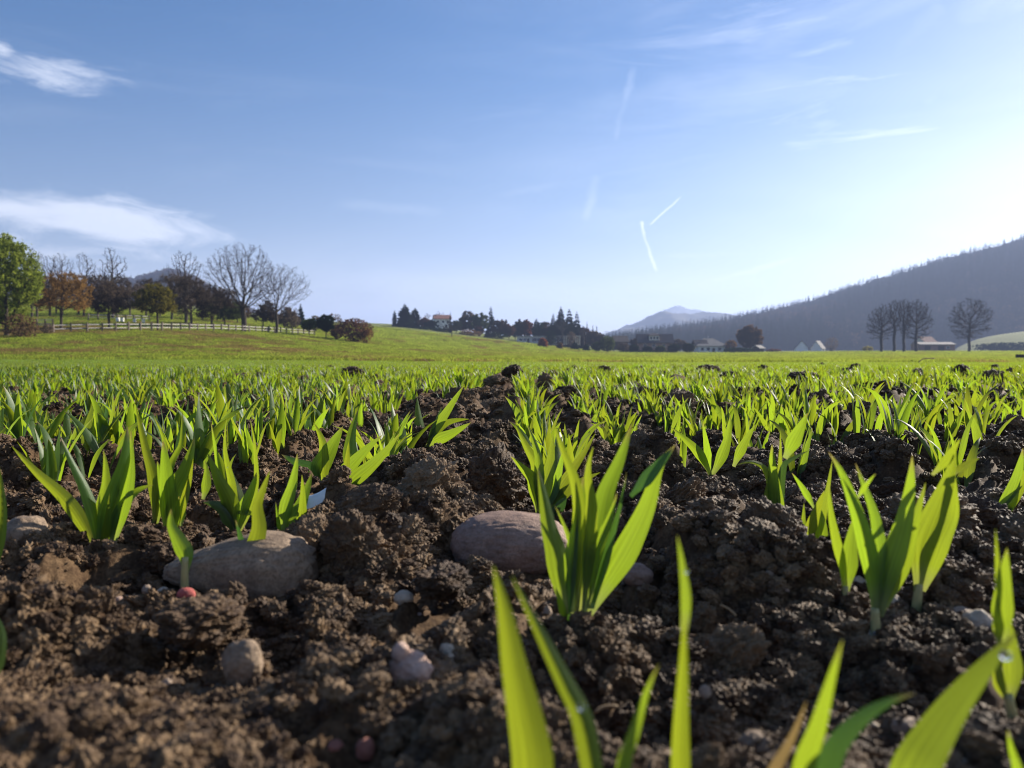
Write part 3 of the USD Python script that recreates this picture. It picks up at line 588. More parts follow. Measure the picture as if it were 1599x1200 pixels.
def stem(k, t, pix, r, m='stem'):
    b = BASES[k]
    P = spline([at(px, py, b[1]) - b for px, py in pix][::-1], 8)
    put('stem', tube(P, np.linspace(r * 1.15, r * .8, 8)), M[m], t, True)
HP = [hero(k) for k in range(len(HERO))]
stem(1, HP[1], [(290, 870), (289, 897), (289, 922)], .0019)
stem(15, HP[15], [(1321, 915), (1323, 965)], .0016); stem(16, HP[16], [(1367, 950), (1369, 1004)], .0021); stem(17, HP[17], [(1436, 912), (1430, 962)], .0022); stem(18, HP[18], [(1575, 1085), (1588, 1156)], .0017)
stem(4, HP[4], [(383, 880), (378, 912)], .0014)
def lump(rng, sub=3, amp=.25, k=1.6, sq=(1, 1, 1), sharp=0.0):
    m = trimesh.creation.icosphere(sub)
    v = np.array(m.vertices); o = rng.uniform(0, 50, 3)
    d = 1 + amp * (fbm(v * k + o, 4, int(o[0] * 7)) - .5) * 2
    if sharp: d += sharp * (np.abs(2 * noise(v * k * 2.2 + o, 3) - 1) - .4) + sharp * .5 * (np.abs(2 * noise(v * k * 5 + o, 5) - 1) - .4)
    return v * d[:, None] * np.array(sq), np.array(m.faces)
sd = at(291, 929, BASES[1][1] - .012) - BASES[1]
v, f = lump(rng, 3, .15, 1.2, (.0046, .0031, .0036)); put('seed', (v + sd, f), M['seed'], HP[1], True)
P = spline([at(px, py, BASES[1][1] - .014) - BASES[1] for px, py in ((297, 934), (304, 944), (312, 951), (324, 955), (340, 962))], 10)
put('root', tube(P, np.linspace(.0012, .0006, 10)), M['root'], HP[1], True)
# flake
fp = at(492, 777, .53)
t = thing('paper_flake', 'bright white curled flake caught among leaves behind the grey stone', 'flake', fp)
u = np.linspace(-1, 1, 7); X, Y_ = np.meshgrid(u, u)
fl = np.stack([X * .0095, Y_ * .004, .0065 * X * .62 + .004 * Y_ + .002 * X * X - .002 * Y_ * Y_], -1).reshape(-1, 3) * np.where(np.abs(X.ravel()) > .9, .8, 1)[:, None]
i, j = np.meshgrid(np.arange(6), np.arange(6), indexing='ij'); a = (i * 7 + j).ravel(); q = np.stack([a, a + 1, a + 8, a + 7], 1)
put('sheet', (fl, q), M['flake'], t, True)
# dew drops
for (px, py), k, r, lab in (((909, 1104), 20, .0011, 'dew drop glinting on the second of the bottom centre pair of leaves'), ((1571, 1024), 24, .0013, 'bright dew drop near the tip of the very large blurred leaf'), ((1362, 989), 16, .0013, 'dew drop at the foot of the tall forked seedling'), ((355, 730), 5, .0007, 'tiny dew drop on a leaf of the dense clump behind the grey stone'), ((1073, 893), 22, .0006, 'tiny dew drop high on the slender upright leaf')):
    t = thing('dew_drop', lab, 'dew drop', at(px, py, BASES[k][1] - .004))
    m = trimesh.creation.icosphere(3, r); put('water', (np.array(m.vertices) * [1, 1, .85], np.array(m.faces)), M['dew'], t, True)

# ------------------------------------------------------------------ stones and pebbles
rs = np.random.default_rng(21)
def stone_shape(kind, rs):
    if kind == 'long':
        m = trimesh.creation.icosphere(5); v = np.array(m.vertices)
        p = np.sign(v) * np.abs(v) ** np.array([.50, .72, .72])                   # boxier ends
        x = p[:, 0]
        p[:, 2] *= np.interp(x, [-1, -.6, -.2, .3, .75, 1], [.30, .52, .78, 1.0, .92, .72])
        p[:, 1] *= np.interp(x, [-1, -.4, .4, 1], [.55, .9, 1.0, .8])
        p *= (1 + .16 * (fbm(v * 1.7 + 4.2, 4, 8) - .5) + .05 * (np.abs(2 * noise(v * 5 + 9, 4) - 1) - .4))[:, None]
        return p * [1, .62, .50], m.faces
    if kind == 'dome':
        m = trimesh.creation.icosphere(5); v = np.array(m.vertices)
        p = np.sign(v) * np.abs(v) ** .86
        p *= (1 + .14 * (fbm(v * 1.3 + 7.7, 4, 18) - .5) + .035 * (np.abs(2 * noise(v * 7 + 2, 6) - 1) - .4))[:, None]
        return p * [1, .75, .62], m.faces
    if kind == 'knob':
        v, f = lump(rs, 4, .22, 1.6, (1, .9, .9), .08)
        v2, f2 = lump(rs, 3, .15, 1.6, (.42, .42, .5))
        m = trimesh.boolean.union([trimesh.Trimesh(v, f), trimesh.Trimesh(v2 + [-.45, 0, .85], f2)], engine='manifold')
        return np.array(m.vertices), np.array(m.faces)
    return lump(rs, 4, .30, 1.1, {'round': (1, .85, .8), 'flat': (1, .8, .42)}[kind], .03)
for x0, x1, y0, y1, m, name, label, kind in STONES:
    g = gpt((x0 + x1) / 2, y1 - .22 * (y1 - y0)); Y = g[1]
    c = at((x0 + x1) / 2, (y0 + y1) / 2, Y + .3 * (x1 - x0) / F * Y)
    w, h = (x1 - x0) / F * Y / 2, (y1 - y0) / F * Y / 2
    v, f = stone_shape(kind, rs); v = np.array(v, float)
    lo, hi = v.min(0), v.max(0); v = (v - (lo + hi) / 2) / ((hi - lo) / 2)
    depth = w * {'long': .55, 'dome': .75}.get(kind, .85)
    v = v * [w, depth, h * (1.12 if kind in ('long', 'dome') else 1.05)]
    t = thing(name, label, 'stone' if name == 'field_stone' else 'pebble', c + [0, 0, h * {'knob': .35, 'long': .0, 'dome': .0}.get(kind, .18)], 0, 'stones and pebbles lying in the soil')
    put('body', (v, f), M[m], t, True)

# ------------------------------------------------------------------ soil clods one can point at
CLODS = [ # px, base py, width px, height px, label
 (640, 815, 78, 66, 'dark angular soil clod left of the bare strip, above the crumbly one'), (772, 800, 96, 100, 'big dark upright soil clod behind the rose brown stone'),
 (655, 862, 95, 66, 'crumbly sunlit brown soil clod left of the rose brown stone'), (545, 900, 92, 105, 'rough brown soil clod just right of the long grey stone'),
 (690, 940, 100, 62, 'rounded brown soil clod in front of the rose brown stone'), (560, 820, 86, 60, 'shaded soil clod right of the white flake'),
 (650, 700, 36, 40, 'small dark soil clod beside the flat right pointing leaf'), (800, 604, 34, 32, 'pointed black soil clod on the skyline of the bare strip'), (776, 612, 40, 24, 'low dark soil clod just left of the pointed one on the bare strip'),
 (548, 598, 38, 26, 'dark pointed soil clod standing out of the cereal below the reddish bush'), (588, 600, 16, 16, 'small dark clod right of the pointed clod below the reddish bush'),
 (853, 612, 24, 26, 'narrow dark soil clod in the row right of the bare strip'), (1110, 587, 36, 18, 'dark ragged soil clod on the field skyline below the pale roofed house'), (1142, 597, 26, 16, 'round dark soil clod right of the ragged skyline clod'),
 (1262, 604, 56, 26, 'wide dark soil clod with a humped back in the right half of the cereal'), (1215, 604, 50, 14, 'low dark clod touching the left of the humped clod'), (1508, 620, 40, 22, 'rounded dark soil clod in the cereal near the right edge'),
 (1066, 648, 44, 36, 'round black soil clod among the cereal above the open three leafed seedling'), (372, 602, 38, 18, 'dark soil clod in the cereal left of the pointed clod'), (215, 640, 30, 22, 'dark soil clod in the left cereal rows'),
 (1558, 590, 16, 13, 'small dark clod near the skyline by the right edge, left one of two'), (1582, 589, 13, 13, 'small dark clod near the skyline by the right edge, right one of two'), (1447, 592, 20, 9, 'flat dark clod under a fallen straw near the right skyline'),
 (1330, 880, 60, 50, 'dark clod behind the forked seedling'), (1480, 860, 130, 110, 'large dark mound like clod behind the broad leaning leaf'), (1120, 830, 90, 60, 'dark clod left of the seedling on the mound'), (1225, 905, 150, 66, 'broad dark mound under the lone upright seedling'),
 (60, 1010, 90, 60, 'lit brown clod in the lower left corner'), (300, 1010, 130, 70, 'brown crumbly clod below the red seed'), (110, 1160, 130, 80, 'large lit brown clod at the bottom left corner'),
 (1385, 740, 70, 40, 'low dark clod covered with fine crumbs behind the forked seedling'), (1285, 572, 9, 5, 'tiny clod on the right skyline, leftmost of the row'),
]
rc = np.random.default_rng(33)
cl_protos = []
for k in range(10):
    p = proto('soil_clod'); v, f = lump(rc, 5, .34, 1.5, (1, rc.uniform(.75, 1), rc.uniform(.72, .95)), .22)
    v += (fbm(v * 9, 4, k) - .5)[:, None] * .26 * v + (billow(v, 26, k + 3) - .3)[:, None] * .05 * v
    put('body', (v, f), M['crumb'], p, False); cl_protos.append(p)
for k, (px, by, w, h, lab) in enumerate(CLODS):
    g = gpt(px, by); Y = g[1]; W, Hh = w / F * Y / 2, h / F * Y / 2
    if by < 650: W *= 1.1; Hh *= 1.12
    z = surface(g[0], Y + W * .6)
    z = min(float(z), float(g[2]) + .012)
    copy(cl_protos[k % 10], 'soil_clod', lab, 'soil clod', (g[0], Y + W * .6, g[2] + Hh * .80), rc.uniform(0, 6.3), 'soil clods', (W * 1.05, W, Hh * 1.15))
def clod_label(x, y, s, form):
    d = [math.hypot(x - m[0][0], (y - m[0][1]) * .7) for m in MARKS]; k = int(np.argmin(d)); (mx, my), w_ = MARKS[k]
    where = ('left of' if x < mx else 'right of') if abs(x - mx) > abs(y - my) else ('in front of' if y < my else 'behind')
    return f'{"tiny" if s < .008 else "small" if s < .012 else "larger"} {form} loose soil clod {where} {w_}'
MARKS = [(gpt((a + b) / 2, d)[:2], w_) for a, b, d, w_ in ((246, 503, 945, 'the long grey stone'), (698, 897, 900, 'the rose brown stone'), (606, 680, 1096, 'the pink knobbly pebble'), (1110, 1110, 742, 'the open three leafed seedling'), (150, 170, 866, 'the lone broad clump'), (880, 896, 976, 'the large bright clump'), (1200, 1220, 848, 'the seedling on the dark mound'), (1360, 1376, 998, 'the tall forked seedling'), (1580, 1590, 1146, 'the stacked leaf seedling'), (490, 500, 768, 'the clump above the white flake'), (660, 670, 699, 'the flat right pointing leaf'), (60, 60, 1010, 'the lower left corner clod'), (800, 800, 640, 'the far end of the bare strip'), (1420, 1430, 660, 'the far right cereal rows'), (120, 140, 660, 'the far left cereal rows'))]
st_all = [gpt((q[0] + q[1]) / 2, q[3] - .1 * (q[3] - q[2]))[:2] for q in STONES]; st_w = [(q[1] - q[0]) / F * a_[1] / 2 for q, a_ in zip(STONES, st_all)]
n = 0
while n < 190:
    Y = .16 + 1.9 * rc.random() ** 1.5; x = rc.uniform(-.72, .72) * Y + rc.normal(0, .03)
    s = rc.uniform(.005, .017) * (1 + .5 * Y)
    if min(math.hypot(x - b[0], Y - b[1]) for b in BASES) < s + .012: continue
    if any(math.hypot(x - a_[0], Y - a_[1]) < r_ * 1.1 + s for a_, r_ in zip(st_all, st_w)): continue
    near = .32 > Y
    if near and s > .008: continue
    zf, yf = rc.uniform(.6, .95), rc.uniform(.7, 1); copy(cl_protos[rc.integers(10)], 'soil_clod', clod_label(x, Y, s, 'flat' if zf < .7 else 'long' if yf < .8 else 'rounded' if zf < .84 else 'upright'), 'soil clod', (x, Y, float(surface(x, Y)) + s * .35), rc.uniform(0, 6.3), 'small loose soil clods', s * np.array([1, yf, zf]), (rc.normal(0, .5), rc.normal(0, .5))); n += 1
# crumbs: what nobody could count
cp = []
for k in range(10):
    v, f = lump(rc, 3, .55, 1.9, (1, rc.uniform(.7, 1), rc.uniform(.6, 1)), .38)
    cp.append([((v, f), M['crumb'], None, False)])
nc = 150000
Y = .11 * (2.6 / .11) ** (rc.random(nc) ** .95); x = rc.uniform(-.80, .80, nc) * Y + rc.normal(0, .03, nc)
clump = fbm(np.stack([x * 22, Y * 22, 0 * x], -1), 3, 77)
keep = clump > rc.uniform(.22, .60, nc)
for x0, x1, y0, y1, *_r in STONES:
    g = gpt((x0 + x1) / 2, y1 - .22 * (y1 - y0)); w_ = (x1 - x0) / F * g[1] / 2
    if w_ > .006: keep &= np.hypot((x - g[0]) / w_, (Y - g[1] - .3 * w_) / (w_ * .8)) > .92
x, Y = x[keep], Y[keep]; nc = len(x)
sz = .00055 * rc.uniform(.08, 1, nc) ** -1.15 * (.75 + 1.0 * Y); sz = np.minimum(sz, .0070 * (.7 + .5 * Y))
z = surface(x, Y)
instancer('soil_crumbs', cp, np.stack([x, Y, z + sz * .25], 1), rc.integers(0, 10, nc), rc.uniform(0, 6.3, nc), np.stack([sz, sz * rc.uniform(.7, 1, nc), sz * rc.uniform(.6, 1, nc)], 1), (rc.uniform(0, 6.3, nc), rc.normal(0, .8, nc)), 'loose dark brown crumbs of soil covering the tilled field', 'soil')
# grit: small pale pebbles
gp = []
for k, m in enumerate(('pebble_white', 'pebble_tan', 'pebble_pink', 'stone_grey')):
    gp.append([(lump(rc, 2, .25, 1.2, (1, .8, .7)), M[m], None, True)])
ng = 420
Y = .13 * (1.3 / .13) ** rc.random(ng); x = rc.uniform(-.72, .72, ng) * Y
sz = rc.uniform(.0008, .0024, ng) * (.8 + .7 * Y)
instancer('fine_grit', gp, np.stack([x, Y, surface(x, Y) + sz * .4], 1), rc.integers(0, 4, ng), rc.uniform(0, 6.3, ng), sz, None, 'fine pale grit scattered in the soil', 'grit')
# straws
rw = np.random.default_rng(5)
STRAWS = [((1150, 962), (1125, 945), 'short tan straw lying right of the slender upright leaf'), ((520, 948), (560, 935), 'flat brown straw piece right of the blunt end of the grey stone'), ((1435, 566), (1460, 560), 'thin stalk sticking up out of the far cereal at right'), ((1430, 575), (1446, 589), 'thin dark straw leaning over a flat clod near the right skyline'), ((930, 1112), (965, 1104), 'brown root piece on the soil beside the dew drop leaf'), ((1300, 985), (1330, 1000), 'fine pale straw in the soil left of the tall forked seedling'), ((661, 560), (673, 572), 'thin bent stalk above the cereal left of the bare strip'), ((763, 590), (769, 572), 'thin dark stalk rising beside the bare strip clods')]
for p, q, lab in STRAWS:
    Y = gpt((p[0] + q[0]) / 2, max(p[1], q[1]))[1] if max(p[1], q[1]) > 600 else 4.0
    a, b = at(*p, Y), at(*q, Y * 1.01); c = (a + b) / 2
    t = thing('straw', lab, 'straw', c, group='straw pieces')
    L_ = np.linalg.norm(b - a); put('stalk', tube(spline([a - c, (a + b) / 2 - c + [0, .1 * L_, .08 * L_], b - c], 8), max(L_ * .022, .0006)), M['straw'], t, True)

# ------------------------------------------------------------------ the rows of cereal
rp = np.random.default_rng(11)
ROWS_R = [.045 + .132 * k for k in range(260)]
ROWS_L = [-.155 - .127 * k for k in range(260)]
hb = np.array([[b[0], b[1]] for b in BASES]); ht = cKDTree(hb)
st_xy = np.array([gpt((s[0] + s[1]) / 2, s[3])[:2] for s in STONES if s[1] - s[0] > 60]); st_r = np.array([(s[1] - s[0]) / F * gpt((s[0] + s[1]) / 2, s[3])[1] / 2 for s in STONES if s[1] - s[0] > 60])
plants = []
for side, rows in (('left', ROWS_L), ('right', ROWS_R)):
    for k, c in enumerate(rows[:58]):
        y = .25
        while y < 8.2:
            y += rp.exponential(.0125 if not (side == 'right' and k == 0) else .012) + .005
            if rp.random() < .045: y += rp.uniform(.02, .10)
            x = c + rp.normal(0, .014) + .012 * math.sin(y * 3 + k)
            if abs(x) > .78 * y + .25: continue
            plants.append((x, y, side, k))
PX = np.array([p[:2] for p in plants])
dist, near_i = ht.query(PX)
ok = dist > np.where(PX[:, 1] < .62, .038, .018)
for c, r in zip(st_xy, st_r): ok &= np.hypot(PX[:, 0] - c[0], (PX[:, 1] - c[1] - r * .5) * 1.2) > r * 1.05
# the traced plants already stand in the nearest metre of ground: keep the gaps that the photograph shows there
pxs = 800 + F * PX[:, 0] / PX[:, 1]; pys = ROW + F * (EYE + TILT * PX[:, 1]) / PX[:, 1]
gap = (pys > np.where(pxs < 470, 775, np.where(pxs > 1480, 800, np.where((pxs > 790) & (pxs < 900), 785, 755)))) | ((pxs > 640) & (pxs < 800) & (pys > 640)) | ((pxs > 900) & (pxs < 1230) & (pys > 742))
gap |= (pxs > 930) & (pxs < 1040) & (pys > 690)
ok &= ~gap
plants = [p for p, o in zip(plants, ok) if o]; PX = PX[ok]
zz = surface(PX[:, 0], PX[:, 1])
seen = np.abs(PX[:, 0]) < .70 * PX[:, 1]
order = np.argsort(PX[:, 1] + np.where(seen, 0, 100))
lone = set(order[:300 - len(HERO)].tolist())
pr = []
for k in range(26):
    p = proto('cereal_seedling')
    for v, f, uv in rand_seedling(rp, 10, 3): put('leaf', (v, f), M['leaf'], p, True, uv)
    pr.append(p)
ORD = ['first', 'second', 'third', 'fourth', 'fifth', 'sixth', 'seventh', 'eighth', 'ninth', 'tenth', 'eleventh', 'twelfth', 'thirteenth', 'fourteenth', 'fifteenth']
WORD = {2: 'two', 3: 'three', 4: 'four', 5: 'five'}
KINDS = []
for p in pr: KINDS.append(len(stage.GetPrimAtPath(p).GetAllChildren()))
chosen = sorted(order[:300 - len(HERO)], key=lambda q: PX[q, 1])
count = {}
for q in chosen:
    x, y, side, k = plants[q]
    o = ORD[min(k, 14)]; count[(side, k)] = c_ = count.get((side, k), 0) + 1
    g = rp.integers(26); s_ = rp.uniform(.84, 1.30)
    near_ = 'near end' if c_ <= 4 else 'near stretch' if c_ <= 9 else 'middle' if c_ <= 16 else 'far stretch'
    copy(pr[g], 'cereal_seedling', f'{"tall" if s_ > 1.16 else "small" if s_ < .98 else "young"} {WORD[KINDS[g]]} leaved cereal seedling, {near_} of the {o} row {side} of the bare strip', 'seedling', (x, y, zz[q] - .002), rp.uniform(0, 6.3), f'cereal seedlings of the {o} row {side} of the bare strip', s_)
mp = []
for k in range(18):
    v, f, uv = join(rand_seedling(rp, 7, 3)); mp.append([((v, f), M['leaf'], uv, True)])
rest = [i for i in range(len(plants)) if i not in lone]
pos = [np.stack([PX[rest, 0], PX[rest, 1], zz[rest] - .002], 1)]; idx = [rp.integers(0, 18, len(rest))]; rz = [rp.uniform(0, 6.3, len(rest))]; sc = [rp.uniform(.66, 1.12, len(rest))]
# farther out: short stretches of four rows
for k in range(6):
    parts = []
    for r_ in range(4):
        y = -.25
        while y < .25:
            y += rp.exponential(.019) + .007
            x = (r_ - 1.5) * .13 + rp.normal(0, .016); s = rp.uniform(.75, 1.1); a_ = rp.uniform(0, 6.3)
            for v, f, uv in rand_seedling(rp, 4, 2, int(rp.choice([2, 3]))):
                w = v * s; parts.append((np.stack([w[:, 0] * math.cos(a_) - w[:, 1] * math.sin(a_) + x, w[:, 0] * math.sin(a_) + w[:, 1] * math.cos(a_) + y, w[:, 2]], 1), f, uv))
    mp.append([(join(parts), M['leaf'], None, True)]); mp[-1][0] = (mp[-1][0][0][:2], M['leaf'], mp[-1][0][0][2], True)
tx, ty = np.meshgrid(np.arange(-72, 73) * .52, 8.2 + np.arange(110) * .5)
tx, ty = tx.ravel() + .10, ty.ravel() + rp.uniform(-.1, .1, tx.size)
k_ = (np.abs(tx) < .74 * ty + .5) & (rp.random(tx.size) < np.clip(1.45 - ty / 58, .25, 1)) & (ty < 55)
tx, ty = tx[k_], ty[k_]; nt = len(tx)
pos.append(np.stack([tx, ty, surface(tx, ty) - .002], 1)); idx.append(18 + rp.integers(0, 6, nt)); rz.append(math.pi * rp.integers(0, 2, nt) + rp.normal(0, .03, nt)); sc.append(rp.uniform(.78, .98, nt))
instancer('cereal_crop', mp, np.vstack(pos), np.concatenate(idx), np.concatenate(rz), np.concatenate(sc), None, 'dense young green cereal crop stretching across the field to the meadow', 'crop')

# dark clods standing out of the distant crop
rk = np.random.default_rng(83)
for k in range(46):
    right = rk.random() < .72
    px = rk.uniform(860, 1595) if right else rk.uniform(20, 760)
    Y = rk.uniform(3.2, 11) ; x = (px - 800) / F * Y; s_ = rk.uniform(.022, .050) * (.75 + .05 * Y)
    side = 'right' if right else 'left'
    depth_ = 'near' if Y < 5 else 'middle' if Y < 8 else 'far'
    copy(cl_protos[rk.integers(10)], 'soil_clod', f'{"broad" if s_ > .05 else "dark"} soil clod in the {depth_} crop, below {["the orange tree", "the largest bare tree", "the russet bush", "the red roofed house", "the big village conifers", "the dormer house", "the pale roofed house", "the white gables", "the four bare trees", "the lone tall tree"][int(np.searchsorted([200, 470, 620, 760, 950, 1060, 1200, 1340, 1470], px))]}', 'soil clod', (x, Y, float(surface(x, Y)) + s_ * .5), rk.uniform(0, 6.3), 'dark clods in the distant crop', (s_ * rk.uniform(.9, 1.6), s_, s_ * rk.uniform(.8, 1.2)))

# ------------------------------------------------------------------ trees
def colonize(rg, pts, start, step, kill, reach, iters=140, stiff=.35, up=.12):
    """Space colonisation: grows a branching skeleton from the start nodes towards the points."""
    nodes = [np.array(s, float) for s in start]; parent = [-1] + list(range(len(start) - 1))
    pts = np.asarray(pts, float); alive = np.ones(len(pts), bool)
    dirs = [np.array([0, 0, 1.0])] * len(start)
    for _ in range(iters):
        if not alive.any(): break
        P = np.array(nodes); tr = cKDTree(P)
        A_ = pts[alive]; d, i = tr.query(A_)
        near = d < reach
        if not near.any(): break
        dv = A_[near] - P[i[near]]; dv /= np.linalg.norm(dv, axis=1, keepdims=True) + 1e-9
        acc = np.zeros_like(P); np.add.at(acc, i[near], dv)
        grow = np.unique(i[near]); new = []
        for g in grow:
            v = acc[g]; nv = np.linalg.norm(v)
            if nv < 1e-6: continue
            v = v / nv + stiff * dirs[g] + rg.normal(0, .16, 3); v[2] += up; v /= np.linalg.norm(v)
            nodes.append(nodes[g] + v * step); parent.append(int(g)); dirs.append(v); new.append(nodes[-1])
        if not new: break
        dd, _i = cKDTree(np.array(new)).query(pts)
        alive &= dd > kill
    return np.array(nodes), np.array(parent)
def radii(nodes, parent, rmin, expo=2.25, rmax=None):
    r = np.zeros(len(nodes)); s = np.zeros(len(nodes))
    for k in range(len(nodes) - 1, 0, -1):
        if s[k] == 0: s[k] = rmin ** expo
        s[parent[k]] += s[k]
    r = np.maximum(s, rmin ** expo) ** (1 / expo)
    if rmax: r *= rmax / r[0]; r = np.maximum(r, rmin)
    return r
def prisms(p0, p1, r0, r1, n):
    if not len(p0): return np.zeros((0, 3)), np.zeros((0, 3), int)
    t = p1 - p0; t /= np.linalg.norm(t, axis=1, keepdims=True) + 1e-9
    a = np.cross(t, np.where(np.abs(t[:, 2:]) < .9, [[0, 0, 1.0]], [[1.0, 0, 0]])); a /= np.linalg.norm(a, axis=1, keepdims=True); b = np.cross(t, a)
    th = np.arange(n) * 2 * math.pi / n
    ring = np.cos(th)[None, :, None] * a[:, None] + np.sin(th)[None, :, None] * b[:, None]
    v = np.concatenate([p0[:, None] + ring * r0[:, None, None], p1[:, None] + ring * r1[:, None, None]], 1).reshape(-1, 3)
    base = np.arange(len(p0))[:, None] * 2 * n; k = np.arange(n)[None]; k2 = (k + 1) % n
    f = np.vstack([np.stack([base + k, base + k2, base + n + k2], -1).reshape(-1, 3), np.stack([base + k, base + n + k2, base + n + k], -1).reshape(-1, 3)])
    return v, f
def leafcards(rg, c, size, flat=.0):
    n = len(c); d = rg.normal(0, 1, (n, 3)); d[:, 2] *= 1 - flat; d /= np.linalg.norm(d, axis=1, keepdims=True)
    e = np.cross(d, rg.normal(0, 1, (n, 3))); e /= np.linalg.norm(e, axis=1, keepdims=True) + 1e-9
    s = size * rg.uniform(.6, 1.4, n)[:, None]
    v = np.stack([c - d * s, c + e * s * .55, c + d * s, c - e * s * .55], 1).reshape(-1, 3)
    b = np.arange(n)[:, None] * 4
    return v, np.vstack([b + [0, 1, 2], b + [0, 2, 3]])
def envelope(rg, n, shape, clumps=0):
    """Points in a unit crown (x, y in -1..1, z in 0..1)."""
    out = []; cc = envelope(rg, clumps, shape) if clumps else None
    while len(out) < n:
        p = rg.uniform(-1, 1, 3)
        if clumps: p = cc[rg.integers(clumps)] * [1, 1, 2] - [0, 0, 1] + rg.normal(0, .17, 3) * [1, 1, 1.3]
        z = (p[2] + 1) / 2; r = math.hypot(p[0], p[1])
        if not 0 <= z <= 1: continue
        R = {'dome': lambda z: math.sqrt(max(0, 1 - (max(z - .38, 0) / .62) ** 2)) * min(1, .35 + z * 1.7), 'ball': lambda z: math.sqrt(max(0, 1 - (2 * z - 1) ** 2)), 'vase': lambda z: min(1, .15 + z * 1.15) * math.sqrt(max(0, 1 - max(z - .6, 0) ** 2 / .17)),
             'column': lambda z: min(1, z * 5 + .4) * (1 - z ** 2.2) ** .6, 'spread': lambda z: math.sqrt(max(0, 1 - (max(z - .25, 0) / .75) ** 2.6)) * min(1, .6 + z * 2)}[shape](z)
        lumpy = .82 + .36 * float(noise(np.array([p[0] * 2.2 + 7, p[1] * 2.2, z * 3.0]), n % 97))
        if r < R * lumpy: out.append((p[0], p[1], z))
    return np.array(out)
def tree_parts(rg, H, W, crown0, shape, n=420, lean=(0, 0), leaves=None, leaf=.22, per=10, rmin=.016, bole=None, twigs=3, dens=1.0, gnarl=0.0, fine=.022, leader=0.0, expo=2.1, up=.12, clumps=0):
    """(trunk, twigs, leaf cards) of a broadleaved tree H tall, W half wide, crown from crown0*H."""
    E = envelope(rg, n, shape, clumps); P = np.stack([E[:, 0] * W + lean[0] * E[:, 2], E[:, 1] * W + lean[1] * E[:, 2], crown0 * H + E[:, 2] * (1 - crown0) * H], 1)
    step = max(H * fine, .10)
    nb = max(int(crown0 * H * 1.08 / step), 3)
    top_ = max(crown0 * 1.08, leader) * H; nb = max(int(top_ / step), 3); zs = np.linspace(0, top_, nb)
    st = np.stack([lean[0] * .35 * (zs / H) ** 1.3 + .02 * H * np.sin(zs * 1.1) * .3, lean[1] * .35 * (zs / H) ** 1.3, zs], 1)
    nodes, par = colonize(rg, P, st, step, step * 2.1, max(W, H) * .75, up=up)
    if gnarl: nodes[nb:] += rg.normal(0, gnarl * step, (len(nodes) - nb, 3))
    r = radii(nodes, par, rmin, expo, bole or H * .022)
    r[0] *= 1.35
    # fine twigs at the tips and along thin branches
    thin = np.where(r < rmin * 3.2)[0]; c = np.repeat(thin, twigs)
    dirn = nodes[thin] - nodes[par[thin]]; dirn /= np.linalg.norm(dirn, axis=1, keepdims=True) + 1e-9
    d = np.repeat(dirn, twigs, 0) + rg.normal(0, .65, (len(c), 3)); d[:, 2] += .15; d /= np.linalg.norm(d, axis=1, keepdims=True)
    tw0 = nodes[c]; tw1 = tw0 + d * (step * rg.uniform(.8, 2.0, len(c)))[:, None]
    k = np.arange(1, len(nodes)); big = r[k] > max(rmin * 4.5, r[0] * .16)
    tv = prisms(nodes[par[k[big]]], nodes[k[big]], np.minimum(r[par[k[big]]], r[k[big]] * 1.5), r[k[big]], 7)
    s = k[~big]
    cv = prisms(nodes[par[s]], nodes[s], np.minimum(r[par[s]], r[s] * 1.5), r[s], 4)
    wv = prisms(tw0, tw1, np.full(len(c), rmin * .8), np.full(len(c), rmin * .35), 3)
    cv = (np.vstack([cv[0], wv[0]]), np.vstack([cv[1], wv[1] + len(cv[0])]))
    lv = None
    if leaves:
        src = np.repeat(np.vstack([tw1, nodes[thin]]), per, 0)
        src = src[rg.random(len(src)) < dens]
        lv = leafcards(rg, src + rg.normal(0, step * .75, src.shape), leaf)
    return tv, cv, lv
def tree(name, label, px, Y, top, halfpx, crown0, shape, seed, bark='bark', twig='twig', leafm=None, group=None, cat='tree', base=None, **kw):
    rg = np.random.default_rng(seed)
    b = stand(px, Y)
    if base is not None: b[2] = at(px, base, Y)[2]
    H = at(px, top, Y)[2] - b[2]; W = halfpx / F * Y
    tv, cv, lv = tree_parts(rg, H, W, crown0, shape, leaves=leafm, **kw)
    t = thing(name, label, cat, b - [0, 0, .05], 0, group)
    put('trunk', tv, M[bark], t, True)
    if lv is None: put('crown', cv, M[twig], t)
    else:
        put('branches', cv, M[twig], t); put('crown', lv, M[leafm], t)
    return t
OR = 'orchard trees behind the white fence'
# orchard on the left slope, nearest first
tree('willow_tree', 'dense yellow green leafy tree at the left edge of the picture', 12, 92, 366, 50, .10, 'dome', 1, leafm='f_willow', n=700, per=7, leaf=.15, lean=(.4, 0))
tree('orchard_tree', 'orange leaved tree with a thin leaning trunk behind the left end of the white fence', 97, 104, 424, 46, .34, 'spread', 2, leafm='f_orange', group=OR, n=420, per=2, leaf=.12, lean=(.8, 0), rmin=.012)
tree('orchard_tree', 'dark bare bushy tree on the grass between the orange and the yellow green tree', 172, 112, 440, 33, .32, 'spread', 3, leafm='f_olive', group=OR, n=480, per=2, leaf=.10, twigs=4, rmin=.013)
tree('orchard_tree', 'small yellow green leaved tree leaning by the white fence', 248, 114, 442, 33, .33, 'spread', 4, leafm='f_yellow', group=OR, n=420, per=3, leaf=.12, lean=(-.6, 0), rmin=.012)
tree('bare_tree', 'largest bare tree, a wide domed crown of fine branches above the white fence', 382, 136, 377, 62, .24, 'dome', 5, group=OR, n=3400, twigs=4, rmin=.009, bole=.46, fine=.016, expo=1.95)
